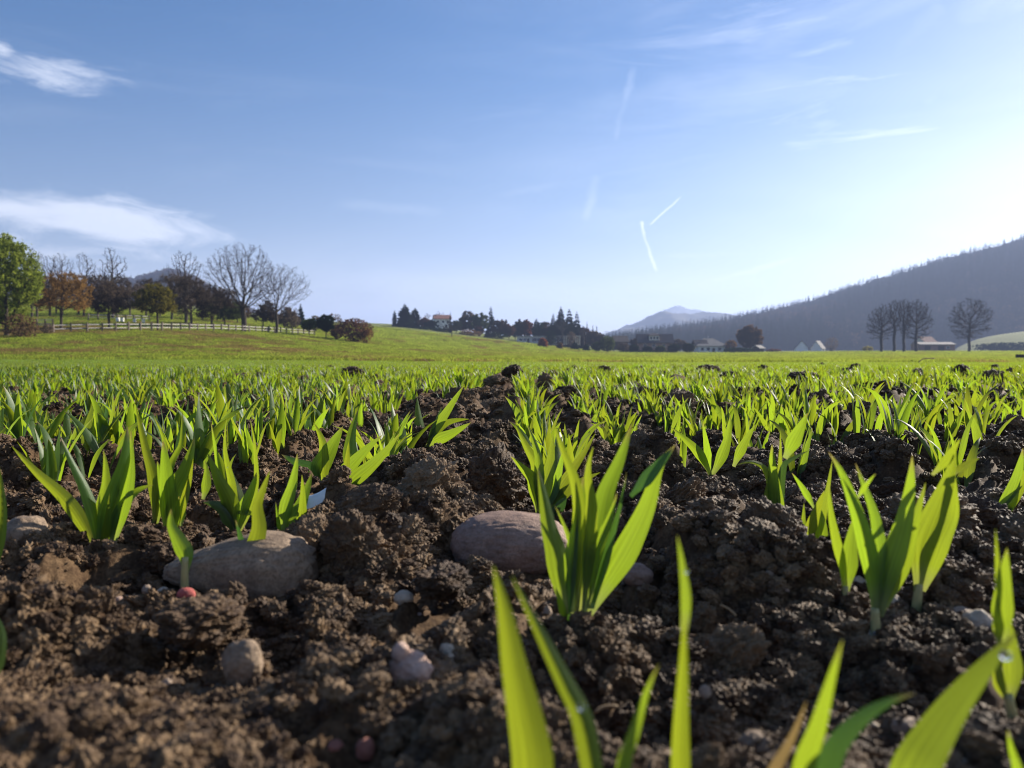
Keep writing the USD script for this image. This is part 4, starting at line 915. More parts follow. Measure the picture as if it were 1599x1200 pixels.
tree('bare_tree', 'second large bare tree with an open crown right of the largest one', 433, 143, 410, 47, .28, 'dome', 6, group=OR, n=1900, twigs=4, rmin=.009, lean=(1.2, 0), bole=.28, fine=.018, expo=1.95)
tree('bare_tree', 'tall gnarled bare tree standing above the orchard left of the distant hill', 178, 150, 384, 24, .42, 'spread', 7, group=OR, n=900, twigs=4, gnarl=.25, rmin=.011, bole=.30, clumps=22, up=.04, leader=.45, fine=.018)
tree('bare_tree', 'tall flat topped bare tree rising above the dark brush right of the distant hill', 292, 150, 389, 28, .45, 'spread', 8, group=OR, n=1300, twigs=4, rmin=.011, bole=.32, clumps=26, up=.04, fine=.018)
tree('bare_tree', 'bare tree behind the yellow green tree at the left edge', 52, 150, 381, 20, .5, 'spread', 9, group=OR, n=800, twigs=4, gnarl=.25, rmin=.010, bole=.22, clumps=22, up=.04, leader=.45, fine=.018)
tree('bare_tree', 'bare round topped tree above the orange tree, left one of two', 80, 158, 392, 20, .45, 'ball', 10, group=OR, n=800, twigs=4, rmin=.010, bole=.22, clumps=22, up=.04, leader=.4, fine=.018)
tree('bare_tree', 'bare round topped tree above the orange tree, right one of two', 99, 160, 394, 18, .45, 'ball', 11, group=OR, n=800, twigs=4, rmin=.010, bole=.22, clumps=22, up=.04, leader=.4, fine=.018)
tree('bare_tree', 'crooked bare tree between the orange tree and the tall gnarled tree', 133, 158, 392, 20, .4, 'spread', 12, group=OR, n=800, twigs=4, gnarl=.3, rmin=.010, bole=.22, clumps=20, up=.04, leader=.45, fine=.018)
for k, (px, Y, top, hw, lab, lf) in enumerate((
    (60, 150, 424, 30, 'dull brown tree behind the gap between the leafy green and the orange tree', 'f_olive'), (125, 165, 424, 34, 'dark brown brushy tree right behind the orange tree', 'f_olive'), (155, 165, 428, 28, 'dark brushy tree under the crooked bare tree', 'f_olive'),
    (205, 165, 436, 28, 'dark brushy tree right of the tall gnarled tree', 'f_olive'), (300, 128, 424, 36, 'large dark brushy tree below the flat topped bare tree', 'f_olive'), (270, 160, 428, 34, 'dark brushy tree behind the yellow green fence tree', 'f_olive'),
    (332, 132, 440, 34, 'dark brushy tree left of the largest bare tree', 'f_olive'), (90, 175, 430, 34, 'grey brown brush tree behind the orange tree trunk', 'f_olive'), (230, 175, 432, 32, 'grey brown brush tree behind the beehives', 'f_olive'), (182, 180, 430, 34, 'grey brown brush tree under the tall gnarled tree', 'f_olive'), (252, 182, 430, 34, 'tall grey brush tree above the yellow green fence tree', 'f_olive'),
    (318, 178, 436, 34, 'grey brown brush tree right of the flat topped bare tree', 'f_olive'), (350, 180, 446, 30, 'grey brown brush tree touching the left of the largest bare tree', 'f_olive'), (445, 175, 478, 22, 'low grey brush tree behind the second large bare tree', 'f_olive'), (28, 170, 420, 34, 'grey brush tree behind the yellow green tree at the left edge', 'f_olive'),
    (352, 150, 462, 30, 'dull green tree behind the trunk of the largest bare tree', 'f_green'), (412, 158, 470, 28, 'brown brushy tree between the two large bare trees', 'f_olive'), (372, 175, 470, 24, 'low brown tree in the shade behind the largest bare tree', 'f_brown'))):
    tree('orchard_tree', lab, px, Y, top, hw, .22, 'spread', 40 + k, leafm=lf, group=OR, n=480, per=2, leaf=.11, twigs=5, rmin=.012, clumps=16)
tree('orchard_tree', 'small twisted dark tree at the right end of the white fence', 484, 150, 497, 16, .4, 'spread', 60, leafm='f_green', group=OR, n=130, per=4, leaf=.16, lean=(.8, 0))
tree('orchard_tree', 'small dense dark tree next to the russet bush', 510, 150, 491, 15, .3, 'ball', 61, leafm='f_dark', group=OR, n=150, per=9, leaf=.17)
tree('bare_tree', 'small bare tree in front of the village on the terrace edge', 706, 300, 497, 22, .30, 'spread', 62, n=170, twigs=3, rmin=.035, twig='twig_grey', lean=(-1, 0))
tree('bare_tree', 'thin bare tree right of the second large bare tree', 462, 190, 480, 14, .3, 'vase', 63, group=OR, n=90, twigs=2, rmin=.03)

def shrub(name, label, px, Y, top, halfpx, seed, leafm, n=1600, leaf=.2, shape='ball', group=None, depth=1.0, base=None, cat='bush', droop=0):
    """A bush: stems and a mass of leaf-sized faces."""
    rg = np.random.default_rng(seed); b = stand(px, Y)
    if base is not None: b[2] = at(px, base, Y)[2]
    H = at(px, top, Y)[2] - b[2]; W = halfpx / F * Y
    E = envelope(rg, n, shape)
    rim = np.linalg.norm(np.stack([E[:, 0], E[:, 1], 2 * E[:, 2] - 1], 1), axis=1); E = E[rg.random(n) < np.clip(rim + .25, 0, 1)]
    C = np.stack([E[:, 0] * W, E[:, 1] * W * depth, .04 * H + E[:, 2] * .96 * H], 1)
    t = thing(name, label, cat, b - [0, 0, .03], 0, group)
    m = 16; tip = C[rg.integers(0, len(C), m)] * .9
    put('stems', prisms(np.stack([rg.normal(0, .12 * W, m), rg.normal(0, .12 * W, m), np.zeros(m)], 1), tip, np.full(m, max(.02, .012 * H)), np.full(m, .01), 4), M['twig'], t)
    put('foliage', leafcards(rg, C, leaf), M[leafm], t)
    return t
shrub('bush', 'wide russet and yellow weeping bush at the right end of the orchard', 555, 150, 497, 29, 70, 'f_pink', 2600, .20, 'dome', cat='bush')
shrub('bush', 'yellow brown bush touching the right side of the russet weeping bush', 572, 149, 510, 12, 71, 'f_orange', 600, .17, 'dome')
shrub('bush', 'small brown bush between the dense dark tree and the russet bush', 527, 152, 508, 10, 72, 'f_brown', 500, .18)
shrub('bush', 'low dark shrub behind the white fence under the two large bare trees', 419, 146, 511, 5, 73, 'f_dark', 300, .14)
shrub('bush', 'dark low bush on the bank left of the white fence', 35, 90, 490, 26, 74, 'f_brown', 700, .16, 'spread')
shrub('bush', 'dark tuft of dry stems at the left end of the white fence', 76, 97, 505, 9, 75, 'f_olive', 300, .12, 'spread')
shrub('bush', 'grey brown hedge bush behind the small twisted tree', 455, 185, 490, 16, 76, 'f_olive', 700, .25)
shrub('bush', 'tawny bush behind the dense dark tree', 524, 185, 489, 13, 77, 'f_brown', 500, .25)
shrub('bush', 'dull brush between the twisted tree and the dense dark tree', 494, 190, 493, 12, 78, 'f_olive', 500, .25)

def conifer_mesh(rg, H, W, whorls=26, per=8, lower=.06, sharp=1.0):
    vs, fs, n = [], [], 0
    for k in range(whorls):
        z = lower + (1 - lower) * (k + rg.uniform(0, .6)) / whorls
        R = W * ((1 - z) ** .9 if sharp > .62 else (1 - z ** 2.4) ** .8) * (1 if z > .15 else .6 + 2.7 * z) + .015 * H
        for j in range(per):
            a = rg.uniform(0, 6.283); L_ = R * rg.uniform(.65, 1.15); dz = -L_ * rg.uniform(.12, .42); w = L_ * rg.uniform(.22, .36) + .02 * H
            c, s = math.cos(a), math.sin(a)
            o = np.array([0, 0, z * H]); tip = o + [c * L_, s * L_, dz + .1 * L_]; mid = o + [c * L_ * .55, s * L_ * .55, dz * .45]
            e = np.array([-s, c, 0]) * w
            vs += [o, mid + e + [0, 0, -.25 * w], tip, mid - e + [0, 0, -.25 * w], mid + [0, 0, -.9 * w]]
            fs += [[n, n + 1, n + 2], [n, n + 2, n + 3], [n, n + 4, n + 2]]; n += 5
    return np.array(vs), np.array(fs)
def conifer(label, px, Y, top, halfpx, seed, leafm='f_dark', base=None, sharp=1.0, group='conifers around the village', name='conifer', whorls=26):
    rg = np.random.default_rng(seed); b = stand(px, Y)
    if base is not None: b[2] = at(px, base, Y)[2]
    H = at(px, top, Y)[2] - b[2]; W = halfpx / F * Y
    t = thing(name, label, 'conifer', b - [0, 0, .1], rg.uniform(0, 6), group)
    put('trunk', trimesh.creation.cone(max(.12, H * .02), H * .97, sections=7), M['bark'], t)
    put('crown', conifer_mesh(rg, H, W, whorls, 9, .04, sharp), M[leafm], t)
    return t
VY = 400
conifer('narrow columnar dark conifer, leftmost tree of the ridge village', 617, VY, 484, 5, 80, sharp=.45)
conifer('broad dark conifer right of the columnar one, first of a merged pair', 633, VY, 474, 15, 81, sharp=.5)
conifer('broad dark conifer left of the red roofed white house, second of a merged pair', 649, VY + 5, 480, 12, 82, sharp=.5)
conifer('tiny pointed dark conifer right of the red roofed white house', 704, VY - 8, 487, 4, 83)
conifer('small pointed conifer behind the second large bare tree', 471, 230, 473, 11, 84)
conifer('tall dark conifer between the red roofed house and the village gap', 767, VY, 478, 13, 85, sharp=.7)
conifer('tallest dark conifer of the village, left part of the big group', 876, 380, 478, 22, 86, sharp=.8, whorls=34)
conifer('tall dark conifer in the middle of the big village group', 889, 385, 481, 21, 87, sharp=.8)
conifer('tall dark conifer on the right of the big village group', 901, 382, 486, 17, 88, sharp=.7)
conifer('dark conifer left of the big village group', 864, 390, 489, 14, 89)
conifer('dark flat topped conifer behind the long house', 838, 395, 497, 9, 90, sharp=.5)
conifer('small conifer right of the big village group, left one of three', 917, 380, 502, 5, 91)
conifer('small conifer right of the big village group, middle one of three', 926, 380, 506, 4.5, 92)
conifer('small conifer right of the big village group, right one of three', 932, 378, 508, 4.5, 93)
conifer('low dark conifer in front of the colonnaded house', 898, 300, 533, 8, 94, sharp=.35)
VT = 'trees of the ridge village'
for k, (px, Y, top, hw, lf, lab, sh) in enumerate((
    (734, 395, 486, 14, 'f_olive', 'brown bare topped tree right of the tiny pointed conifer', 'ball'), (750, 390, 488, 13, 'f_green', 'dull green tree left of the tall village conifer', 'ball'), (782, 385, 499, 13, 'f_brown', 'brown tree right of the tall village conifer', 'ball'), (722, 392, 497, 9, 'f_brown', 'low brown tree behind the small bare terrace tree', 'ball'),
    (795, 380, 506, 9, 'f_pink', 'reddish brown tree at the right end of the left village group', 'ball'), (823, 390, 499, 8, 'f_red', 'red leaved tree above the long pale house', 'ball'), (812, 390, 500, 8, 'f_olive', 'olive tree left of the red leaved tree', 'ball'), (805, 392, 507, 8, 'f_green', 'dark green tree below the olive village tree', 'ball'),
    (852, 385, 502, 9, 'f_brown', 'brown tree between the long pale house and the big conifers', 'ball'), (914, 372, 512, 11, 'f_pink', 'pinkish brown tree behind the colonnaded house', 'ball'), (928, 365, 516, 12, 'f_olive', 'grey brown tree right of the colonnaded house', 'ball'), (664, 400, 496, 11, 'f_pink', 'pinkish brown bush like tree left of the red roofed house', 'dome'), (748, 380, 510, 8, 'f_pink', 'reddish low tree in front of the dull green village tree', 'ball'), (674, 395, 500, 10, 'f_dark', 'dark round tree just left of the red roofed house', 'ball'), (713, 388, 501, 9, 'f_green', 'dull round tree just right of the red roofed house', 'ball'), (841, 383, 504, 9, 'f_green', 'round green tree above the right end of the long house', 'ball'), (870, 372, 503, 12, 'f_dark', 'round dark tree at the foot of the big conifers, left one', 'ball'),
    (890, 370, 506, 12, 'f_dark', 'round dark tree at the foot of the big conifers, right one', 'ball'), (940, 360, 522, 9, 'f_olive', 'grey round tree at the right end of the ridge village', 'ball'), (958, 345, 527, 10, 'f_green', 'low dull tree behind the tall grey green shrub', 'ball'), (995, 345, 528, 11, 'f_olive', 'grey brown tree behind the left end of the dormer house', 'ball'), (1062, 345, 529, 11, 'f_olive', 'grey brown tree behind the gap between the dormer and pale roofed houses', 'ball'))):
    tree('village_tree', lab, px, Y, top, hw * 1.1, .18, sh, 100 + k, leafm=lf, group=VT, n=150, per=5, leaf=.32, twigs=3, rmin=.04)
for k, (px, Y, top, hw, lab) in enumerate(((687, 430, 487, 11, 'faint bare tree behind the red roofed white house'), (728, 420, 484, 8, 'faint bare tree rising behind the brown bare topped tree'), (878, 350, 500, 13, 'grey bare tree in front of the big village conifers'), (912, 345, 508, 12, 'grey bare tree right of the big village conifers'), (668, 425, 490, 7, 'faint bare tree left of the red roofed house'))):
    tree('bare_tree', lab, px, Y, top, hw, .3, 'vase', 130 + k, twig='twig_grey', n=90, twigs=3, rmin=.05)
HG = 'shrubs and hedges at the edge of the village'
for k, (px, Y, top, hw, lf, lab, sh, nn) in enumerate((
    (600, 395, 511, 16, 'f_dark', 'low dark hedge left of the columnar conifer', 'spread', 500), (660, 390, 511, 28, 'f_dark', 'long dark hedge below the pinkish bush left of the red roofed house', 'spread', 900), (690, 380, 513, 16, 'f_dark', 'dark hedge in front of the red roofed house', 'spread', 600), (735, 370, 515, 18, 'f_brown', 'brown hedge below the dull green village tree', 'spread', 700), (775, 365, 519, 20, 'f_dark', 'dark hedge below the tall village conifer', 'spread', 700),
    (848, 290, 528, 8, 'f_red', 'reddish brown columnar tree standing alone on the slope', 'column', 900), (875, 290, 535, 5, 'f_orange', 'small orange bush on the slope right of the reddish columnar tree', 'column', 300), (875, 285, 545, 6, 'f_dark', 'dark green bush at the foot of the small orange bush', 'ball', 300), (916, 300, 537, 6, 'f_dark', 'dark pointed shrub right of the low dark conifer', 'column', 300), (933, 300, 534, 9, 'f_green', 'dull green shrub right of the dark pointed one', 'ball', 500), (949, 300, 524, 12, 'f_green', 'tall grey green shrub left of the dormer house', 'ball', 900),
    (990, 300, 539, 8, 'f_dark', 'round clipped shrub in front of the dormer house, leftmost of five', 'ball', 600), (1011, 300, 541, 8, 'f_dark', 'round clipped shrub in front of the dormer house, second of five', 'ball', 600), (1031, 300, 540, 8, 'f_green', 'round clipped shrub in front of the dormer house, third of five', 'ball', 600), (1052, 300, 537, 10, 'f_dark', 'round clipped shrub between two houses, fourth of five', 'ball', 700), (1075, 300, 536, 10, 'f_dark', 'round clipped shrub left of the pale roofed house, rightmost of five', 'ball', 700),
    (1010, 302, 547, 45, 'f_dark', 'low dark hedge linking the round clipped shrubs', 'spread', 900), (1152, 300, 543, 24, 'f_dark', 'straight dark hedge right of the pale roofed house', 'spread', 900), (1141, 315, 531, 10, 'f_orange', 'orange brown bush right of the pale roofed house', 'ball', 600), (974, 310, 535, 10, 'f_olive', 'grey brown shrub left of the round clipped shrubs', 'ball', 500), (1208, 330, 545, 12, 'f_pink', 'low reddish bush right of the russet tree', 'spread', 300),
    (1298, 420, 527, 11, 'f_olive', 'pale round bush near the white gables', 'ball', 600), (1355, 330, 541, 9, 'f_yellow', 'small yellowish bush left of the four bare trees', 'ball', 300), (892, 330, 517, 8, 'f_olive', 'dark undergrowth between the long house and the colonnaded house', 'ball', 400), (860, 345, 516, 10, 'f_dark', 'dark bush behind the flat roof of the long house', 'ball', 400))):
    shrub('shrub', lab, px, Y, top, hw, 150 + k, lf, nn, .36, sh, HG, .6)
tree('village_tree', 'wide russet brown tree behind the dark hedge at the foot of the forest hill', 1172, 330, 508, 23, .14, 'dome', 180, leafm='f_brown', group=VT, n=260, per=5, leaf=.40, twigs=3, rmin=.05)
AV = 'tall bare trees in front of the forest hill'
for k, (px, top, hw, lab, n_) in enumerate(((1376, 473, 22, 'leftmost of four tall bare trees standing close together at right', 260), (1396, 467, 15, 'second of four tall bare trees standing close together at right', 170), (1411, 466, 17, 'third of four tall bare trees standing close together at right', 190), (1430, 468, 27, 'rightmost of four tall bare trees standing close together at right', 330), (1513, 464, 34, 'tall bare tree standing alone right of the group of four', 330))):
    tree('bare_tree', lab, px, 255, top, hw, .24, 'spread' if k in (0, 3, 4) else 'vase', 190 + k, twig='twig', group=AV, n=n_ * 6, twigs=6, rmin=.026, bole=.46, gnarl=.16, fine=.019, leader=.5, up=.16, clumps=22 + 10 * (k in (0, 3, 4)), expo=2.0)

# ------------------------------------------------------------------ meadow grass on the slopes
rm = np.random.default_rng(64)
gps = []
for k in range(6):
    nb_ = 300; c = np.stack([rm.uniform(-1.1, 1.1, nb_), rm.uniform(-1.1, 1.1, nb_), np.zeros(nb_)], 1)
    a = rm.uniform(0, 6.3, nb_); h = rm.uniform(.06, .17, nb_) * (.6 + .8 * noise(c * 1.3, k)); w_ = rm.uniform(.012, .03, nb_)
    s_ = np.stack([np.cos(a), np.sin(a), 0 * a], 1) * w_[:, None]; tip = c + np.stack([rm.normal(0, .05, nb_), rm.normal(0, .05, nb_), h], 1)
    v = np.stack([c - s_ - [0, 0, .08], c + s_ - [0, 0, .08], tip + s_ * .5, tip - s_ * .5], 1).reshape(-1, 3); b_ = np.arange(nb_)[:, None] * 4
    gps.append([((v, np.vstack([b_ + [0, 1, 2], b_ + [0, 2, 3]])), M['grass' if k < 4 else 'grass_dry'], None, False)])
gyy = []
y_ = 42.0
while y_ < 330:
    st_ = 1.7 * max(1, y_ / 130); xs_ = np.arange(-.75 * y_ - 4, .75 * y_ + 4, st_); gyy.append(np.stack([xs_ + rm.uniform(-.4, .4, len(xs_)), np.full(len(xs_), y_) + rm.uniform(-.5, .5, len(xs_)), np.full(len(xs_), max(1, y_ / 130))], 1)); y_ += st_ * (1 if y_ < 110 else 1.6)
G = np.vstack(gyy)
pt = fbm(np.stack([G[:, 0] / 26, G[:, 1] / 26, 0 * G[:, 0]], 1), 4, 31); hill_ = np.clip((G[:, 1] - 55) / 15, 0, 1) * np.clip((130 - G[:, 1]) / 25, 0, 1) * np.clip((-.09 - G[:, 0] / G[:, 1]) / .08, 0, 1)
dry = rm.random(len(G)) < np.clip((pt - .44) / .12, 0, 1) * hill_ * .9 + .03 + .45 * np.clip((fbm(np.stack([G[:, 0] / 9, G[:, 1] / 22, 0 * G[:, 0] + 3], 1), 4, 47) - .52) / .16, 0, 1)
ix = np.where(dry, 4 + rm.integers(0, 2, len(G)), rm.integers(0, 4, len(G)))
e_ = .6; zx = (land(G[:, 0] + e_, G[:, 1]) - land(G[:, 0] - e_, G[:, 1])) / (2 * e_); zy = (land(G[:, 0], G[:, 1] + e_) - land(G[:, 0], G[:, 1] - e_)) / (2 * e_)
sl = np.arctan(np.hypot(zx, zy)); axd = np.arctan2(zx, zy) * -1      # level axis across the slope
instancer('meadow_grass', gps, np.stack([G[:, 0], G[:, 1], land(G[:, 0], G[:, 1])], 1), ix, rm.uniform(0, 6.3, len(G)), G[:, 2], (np.where(sl > 1e-4, axd, 0), sl), 'short green meadow grass with dry tufts on the slopes behind the crop', 'grass')

# ------------------------------------------------------------------ fences
def bar(a, b, w, h):
    """A board from a to b, w thick, h high."""
    a, b = np.asarray(a, float), np.asarray(b, float); t = b - a; L_ = np.linalg.norm(t); t /= L_
    s = np.cross(t, [0, 0, 1.0]); s /= np.linalg.norm(s); u = np.cross(s, t)
    v = np.array([o + s * w / 2 * i + u * h / 2 * j for o in (a, b) for i, j in ((-1, -1), (1, -1), (1, 1), (-1, 1))])
    f = [[0, 1, 2], [0, 2, 3], [4, 6, 5], [4, 7, 6]] + [x for k in range(4) for x in ([k, k + 4, (k + 1) % 4 + 4], [k, (k + 1) % 4 + 4, (k + 1) % 4])]
    return v, np.array(f)[:, ::-1]
def fence(label, line, posts, hgt, rails, seed, name='fence', post_m='wood_grey', rail_m='fence_rail'):
    rg = np.random.default_rng(seed)
    P = [stand(px, Y) for px, Y in line]; P = spline(P, 60); d = np.r_[0, np.cumsum(np.linalg.norm(np.diff(P[:, :2], axis=0), axis=1))]
    at_ = np.linspace(0, d[-1], posts); Q = np.stack([np.interp(at_, d, P[:, k]) for k in range(3)], 1); Q[:, 2] = land(Q[:, 0], Q[:, 1])
    o = Q[len(Q) // 2].copy(); t = thing(name, label, 'fence', o); Q = Q - o
    for q in Q:
        h = hgt * rg.uniform(.95, 1.12); tilt = rg.normal(0, .03, 2)
        put('post', bar(q - [0, 0, .2], q + [tilt[0], tilt[1], h], .19, .17), M[post_m], t)
    for r_ in rails:
        for a, b in zip(Q[:-1], Q[1:]):
            e = np.array([0, 0, rg.normal(0, .02)])
            n_ = np.array([-.02, .12, 0])
            put('rail', bar(a + [0, 0, r_] + e + n_, b + [0, 0, r_] + n_, .035, .088), M[rail_m], t)
fence('long white railed fence with grey posts curving along the foot of the orchard', [(86, 99), (160, 104), (240, 112), (330, 125), (430, 144), (492, 158)], 31, 1.15, (.48, .95), 3)
fence('short fence of two white rails higher up among the orchard trunks', [(140, 138), (175, 140), (235, 146)], 8, 1.1, (.5, .95), 4)
fence('short piece of white board fence left of the orange tree', [(60, 112), (85, 113)], 3, 1.15, (.30, .58, .86, 1.1), 5)
def stake(name, label, px, Y, h, w, lean=0.0, m='wood_dark'):
    b = stand(px, Y) if Y > 12 else np.array([(px - 800) / F * Y, Y, float(surface((px - 800) / F * Y, Y))])
    t = thing(name, label, 'post', b); put('shaft', bar([0, 0, -.2], [lean, 0, h], w, w), M[m], t)
stake('post', 'tall thin grey post beside the white board fence', 83, 108, 3.0, .12, 0, 'wood_grey')
stake('marker_stake', 'thin dark stake in the field left of the ragged skyline clod', 1084, 32, .24, .022); stake('marker_stake', 'thin dark stake in the field below the four bare trees', 1368, 30, .30, .028)
# beehives in the orchard
for k, px in enumerate((186, 193, 212, 226)):
    b = stand(px, 134); t = thing('beehive', ('pale beehive box among the orchard trunks, leftmost of four', 'pale beehive box among the orchard trunks, second of four', 'pale beehive box among the orchard trunks, third of four', 'pale beehive box among the orchard trunks, rightmost of four')[k], 'beehive', b, .2 * k, 'beehives in the orchard')
    put('box', bar([0, -.25, .45], [0, .25, .45], .45, .6), M['white_wood'], t); put('lid', bar([0, -.29, .79], [0, .29, .79], .52, .07), M['metal'], t); put('stand', bar([0, -.2, .07], [0, .2, .07], .4, .15), M['wood_dark'], t)
# wooden trough at the right edge
b = stand(1592, 75); t = thing('wooden_trough', 'dark wooden trough with a tall end post at the right edge of the field', 'trough', b, .0)
put('end_post', bar([-.45, 0, -.1], [-.45, 0, .95], .30, .28), M['wood_dark'], t); put('side_board', bar([-.3, 0, .40], [1.9, 0, .38], .3, .32), M['wood_dark'], t); put('base_board', bar([-1.1, .05, .05], [1.9, .05, .05], .5, .14), M['wood_dark'], t); put('end_post', bar([1.95, 0, -.1], [1.95, 0, .7], .22, .24), M['wood_dark'], t)

# ------------------------------------------------------------------ houses
def boxm(x0, x1, y0, y1, z0, z1):
    return trimesh.creation.box(bounds=[[x0, y0, z0], [x1, y1, z1]])
def gable(w, d, z, rise, ov, th=.25):
    """Gable roof, ridge along x: two thick slopes."""
    out = []
    for s in (-1, 1):
        a = np.array([[-w / 2 - ov, s * (d / 2 + ov), z - ov * rise / (d / 2)], [w / 2 + ov, s * (d / 2 + ov), z - ov * rise / (d / 2)], [w / 2 + ov, 0, z + rise], [-w / 2 - ov, 0, z + rise]])
        out.append(trimesh.convex.convex_hull(np.vstack([a, a + [0, 0, th]])))
    return trimesh.util.concatenate(out)
def hip(w, d, z, rise, ov, ridge):
    a = np.array([[x * (w / 2 + ov), y * (d / 2 + ov), z] for x in (-1, 1) for y in (-1, 1)] + [[x * ridge / 2, 0, z + rise] for x in (-1, 1)])
    return trimesh.convex.convex_hull(np.vstack([a, a[:4] + [0, 0, -.2]]))
def house(name, label, px, Y, wpx, hgt, d, rise, rz, wall, roof, kind='gable', wins=(), doors=(), chim=(), z=0, base=None, cat='house', gabled_wall=True, ov=.5):
    b = stand(px, Y)
    if base is not None: b[2] = at(px, base, Y)[2]
    w = wpx / F * Y
    t = thing(name, label, cat, b, rz, 'houses of the village')
    if kind == 'gable':
        s = np.array([[x * w / 2, y * d / 2, zz_] for x in (-1, 1) for y in (-1, 1) for zz_ in (-.6, hgt)] + [[x * w / 2, 0, hgt + rise - .02] for x in (-1, 1)])
        put('wall', trimesh.convex.convex_hull(s), M[wall], t); r = put('roof', gable(w, d, hgt, rise, ov), M[roof], t)
    elif kind == 'hip':
        put('wall', boxm(-w / 2, w / 2, -d / 2, d / 2, -.6, hgt), M[wall], t); r = put('roof', hip(w, d, hgt, rise, ov, w * .35), M[roof], t)
    else:
        put('wall', boxm(-w / 2, w / 2, -d / 2, d / 2, -.6, hgt), M[wall], t); r = put('roof', boxm(-w / 2 - ov, w / 2 + ov, -d / 2 - ov, d / 2 + ov, hgt + .01, hgt + .35), M[roof], t)
    for x, zc, ww, hh in wins:
        f = put('window', boxm(x * w - ww / 2 - .1, x * w + ww / 2 + .1, -d / 2 - .07, -d / 2 + .02, zc - hh / 2 - .1, zc + hh / 2 + .1), M['white_wood'], t)
        put('pane', boxm(x * w - ww / 2, x * w + ww / 2, -d / 2 - .10, -d / 2 - .05, zc - hh / 2, zc + hh / 2), M['pane'], f)
    for x, ww, hh in doors: put('door', boxm(x * w - ww / 2, x * w + ww / 2, -d / 2 - .09, -d / 2 + .02, 0, hh), M['wood_dark'], t)
    for x, y, hh in chim: put('chimney', boxm(x * w - .35, x * w + .35, y - .35, y + .35, hgt, hgt + rise + hh), M['wall_grey'], r)
    return t, w, r
house('white_house', 'white house with a red roof between the broad conifers and the tiny pointed one', 691, 420, 25, 5.0, 8, 2.0, .22, 'wall_white', 'roof_red', wins=((-.3, 3.4, 1.1, 1.2), (0, 3.4, 1.1, 1.2), (.3, 3.4, 1.1, 1.2), (-.3, 1.0, 1.1, 1.2), (.2, 1.0, 1.4, 1.6)), chim=((-.3, 0, .8),), base=513)
house('white_house', 'small white gable under the red leaved tree', 822, 395, 6, 4.5, 7, 2.2, 1.45, 'wall_white', 'roof_dark', wins=((0, 3, .9, 1.1),), base=521)
house('long_house', 'long low pale grey flat roofed house on the slope left of the columnar tree', 830, 360, 44, 2.9, 8, 0, -.05, 'wall_grey', 'roof_pale', 'flat', wins=((-.36, 1.5, 1.6, 1.0), (-.22, 1.5, 1.2, 1.0), (.12, 1.5, 2.2, 1.5), (.30, 1.5, 2.2, 1.5)), doors=((-.10, 1.0, 2.1), (.42, 1.0, 2.1)), base=536)
t, w, r = house('colonnaded_house', 'low flat roofed house with a row of pale columns under the big conifers', 882, 355, 48, 3.2, 8, 0, -.04, 'wall_timber', 'roof_pale', 'flat', wins=((-.36, 1.6, 2.6, 1.9), (-.12, 1.6, 1.6, 1.6)), base=537)
for k in range(9): put('column', boxm(w * (-.02 + .062 * k) - .16, w * (-.02 + .062 * k) + .16, -5.3, -5.0, -.3, 3.2), M['wall_cream'], t)
put('balustrade', boxm(-w / 2, w / 2, -5.35, -4.98, -.55, -.302), M['wall_cream'], t)
t, w, r = house('dormer_house', 'large house with a dark roof and a round dormer behind the clipped shrubs', 1022, 330, 50, 3.4, 10, 3.2, -.08, 'wall_brick', 'roof_dark', wins=((-.32, 1.9, 1.2, 1.2), (-.05, 1.9, 1.2, 1.2), (.25, 1.9, 1.2, 1.2)), chim=((.1, 1.2, .5),), base=547, ov=.9)
dm = put('dormer', boxm(-2.6, 1.6, -4.4, -1.0, 3.9, 6.2), M['wall_cream'], t); put('dormer_roof', hip(4.6, 3.4, 6.2, .9, .3, 1.2).apply_translation([-.5, -2.7, 0]), M['roof_dark'], dm)
for x in (-1.8, -.5, .8): put('dormer_window', boxm(x - .4, x + .4, -4.46, -4.38, 4.5, 5.6), M['pane'], dm)
house('brick_house', 'dark roofed house half hidden left of the dormer house', 968, 335, 20, 3.0, 8, 2.4, .1, 'wall_timber', 'roof_dark', wins=((.1, 1.7, 1.0, 1.0),), base=545)
t, w, r = house('pale_roofed_house', 'white house with a pale hipped roof and small finial left of the straight hedge', 1106, 320, 42, 3.0, 9, 3.2, .05, 'wall_white', 'roof_pale', 'hip', wins=((-.34, 1.7, 1.2, 1.2), (-.12, 1.7, 1.2, 1.2), (.30, 1.7, 1.2, 1.2)), doors=((.08, 1.1, 2.1),), base=552, ov=1.0)
put('finial', boxm(-.08, .08, -.08, .08, 6.1, 7.6), M['metal'], r); put('finial_arm', boxm(-.5, .5, -.06, .06, 7.0, 7.14), M['metal'], r)
put('roof_wing', gable(w * .42, 6, 3.0, 2.0, .5).apply_translation([-w * .36, -1.5, .3]), M['roof_dark'], r)
house('shed', 'small shed with a bright sloping roof right of the straight dark hedge', 1184, 310, 9, 2.0, 4, 1.0, .5, 'wall_timber', 'roof_pale', wins=(), doors=((0, .9, 1.8),), base=552)
house('white_house', 'white house showing one steep gable far off below the forest hill, left of two', 1251, 460, 8, 3.4, 7, 4.0, 1.45, 'wall_white', 'roof_dark', wins=((0, 3.6, .9, 1.0),), base=552)
house('white_house', 'white house with a pale slanting roof far off below the forest hill, right of two', 1277, 460, 10, 3.0, 7, 4.2, .7, 'wall_white', 'roof_pale', wins=((0, 2.0, .9, 1.0),), base=552)
house('barn', 'long grey brown barn with a pale flat roof right of the four bare trees', 1456, 330, 50, 2.8, 10, .9, -.1, 'wall_brick', 'roof_pale', doors=((-.3, 2.4, 2.3), (.1, 2.4, 2.3)), wins=((.3, 1.6, 1.2, .8),), base=549, cat='barn')
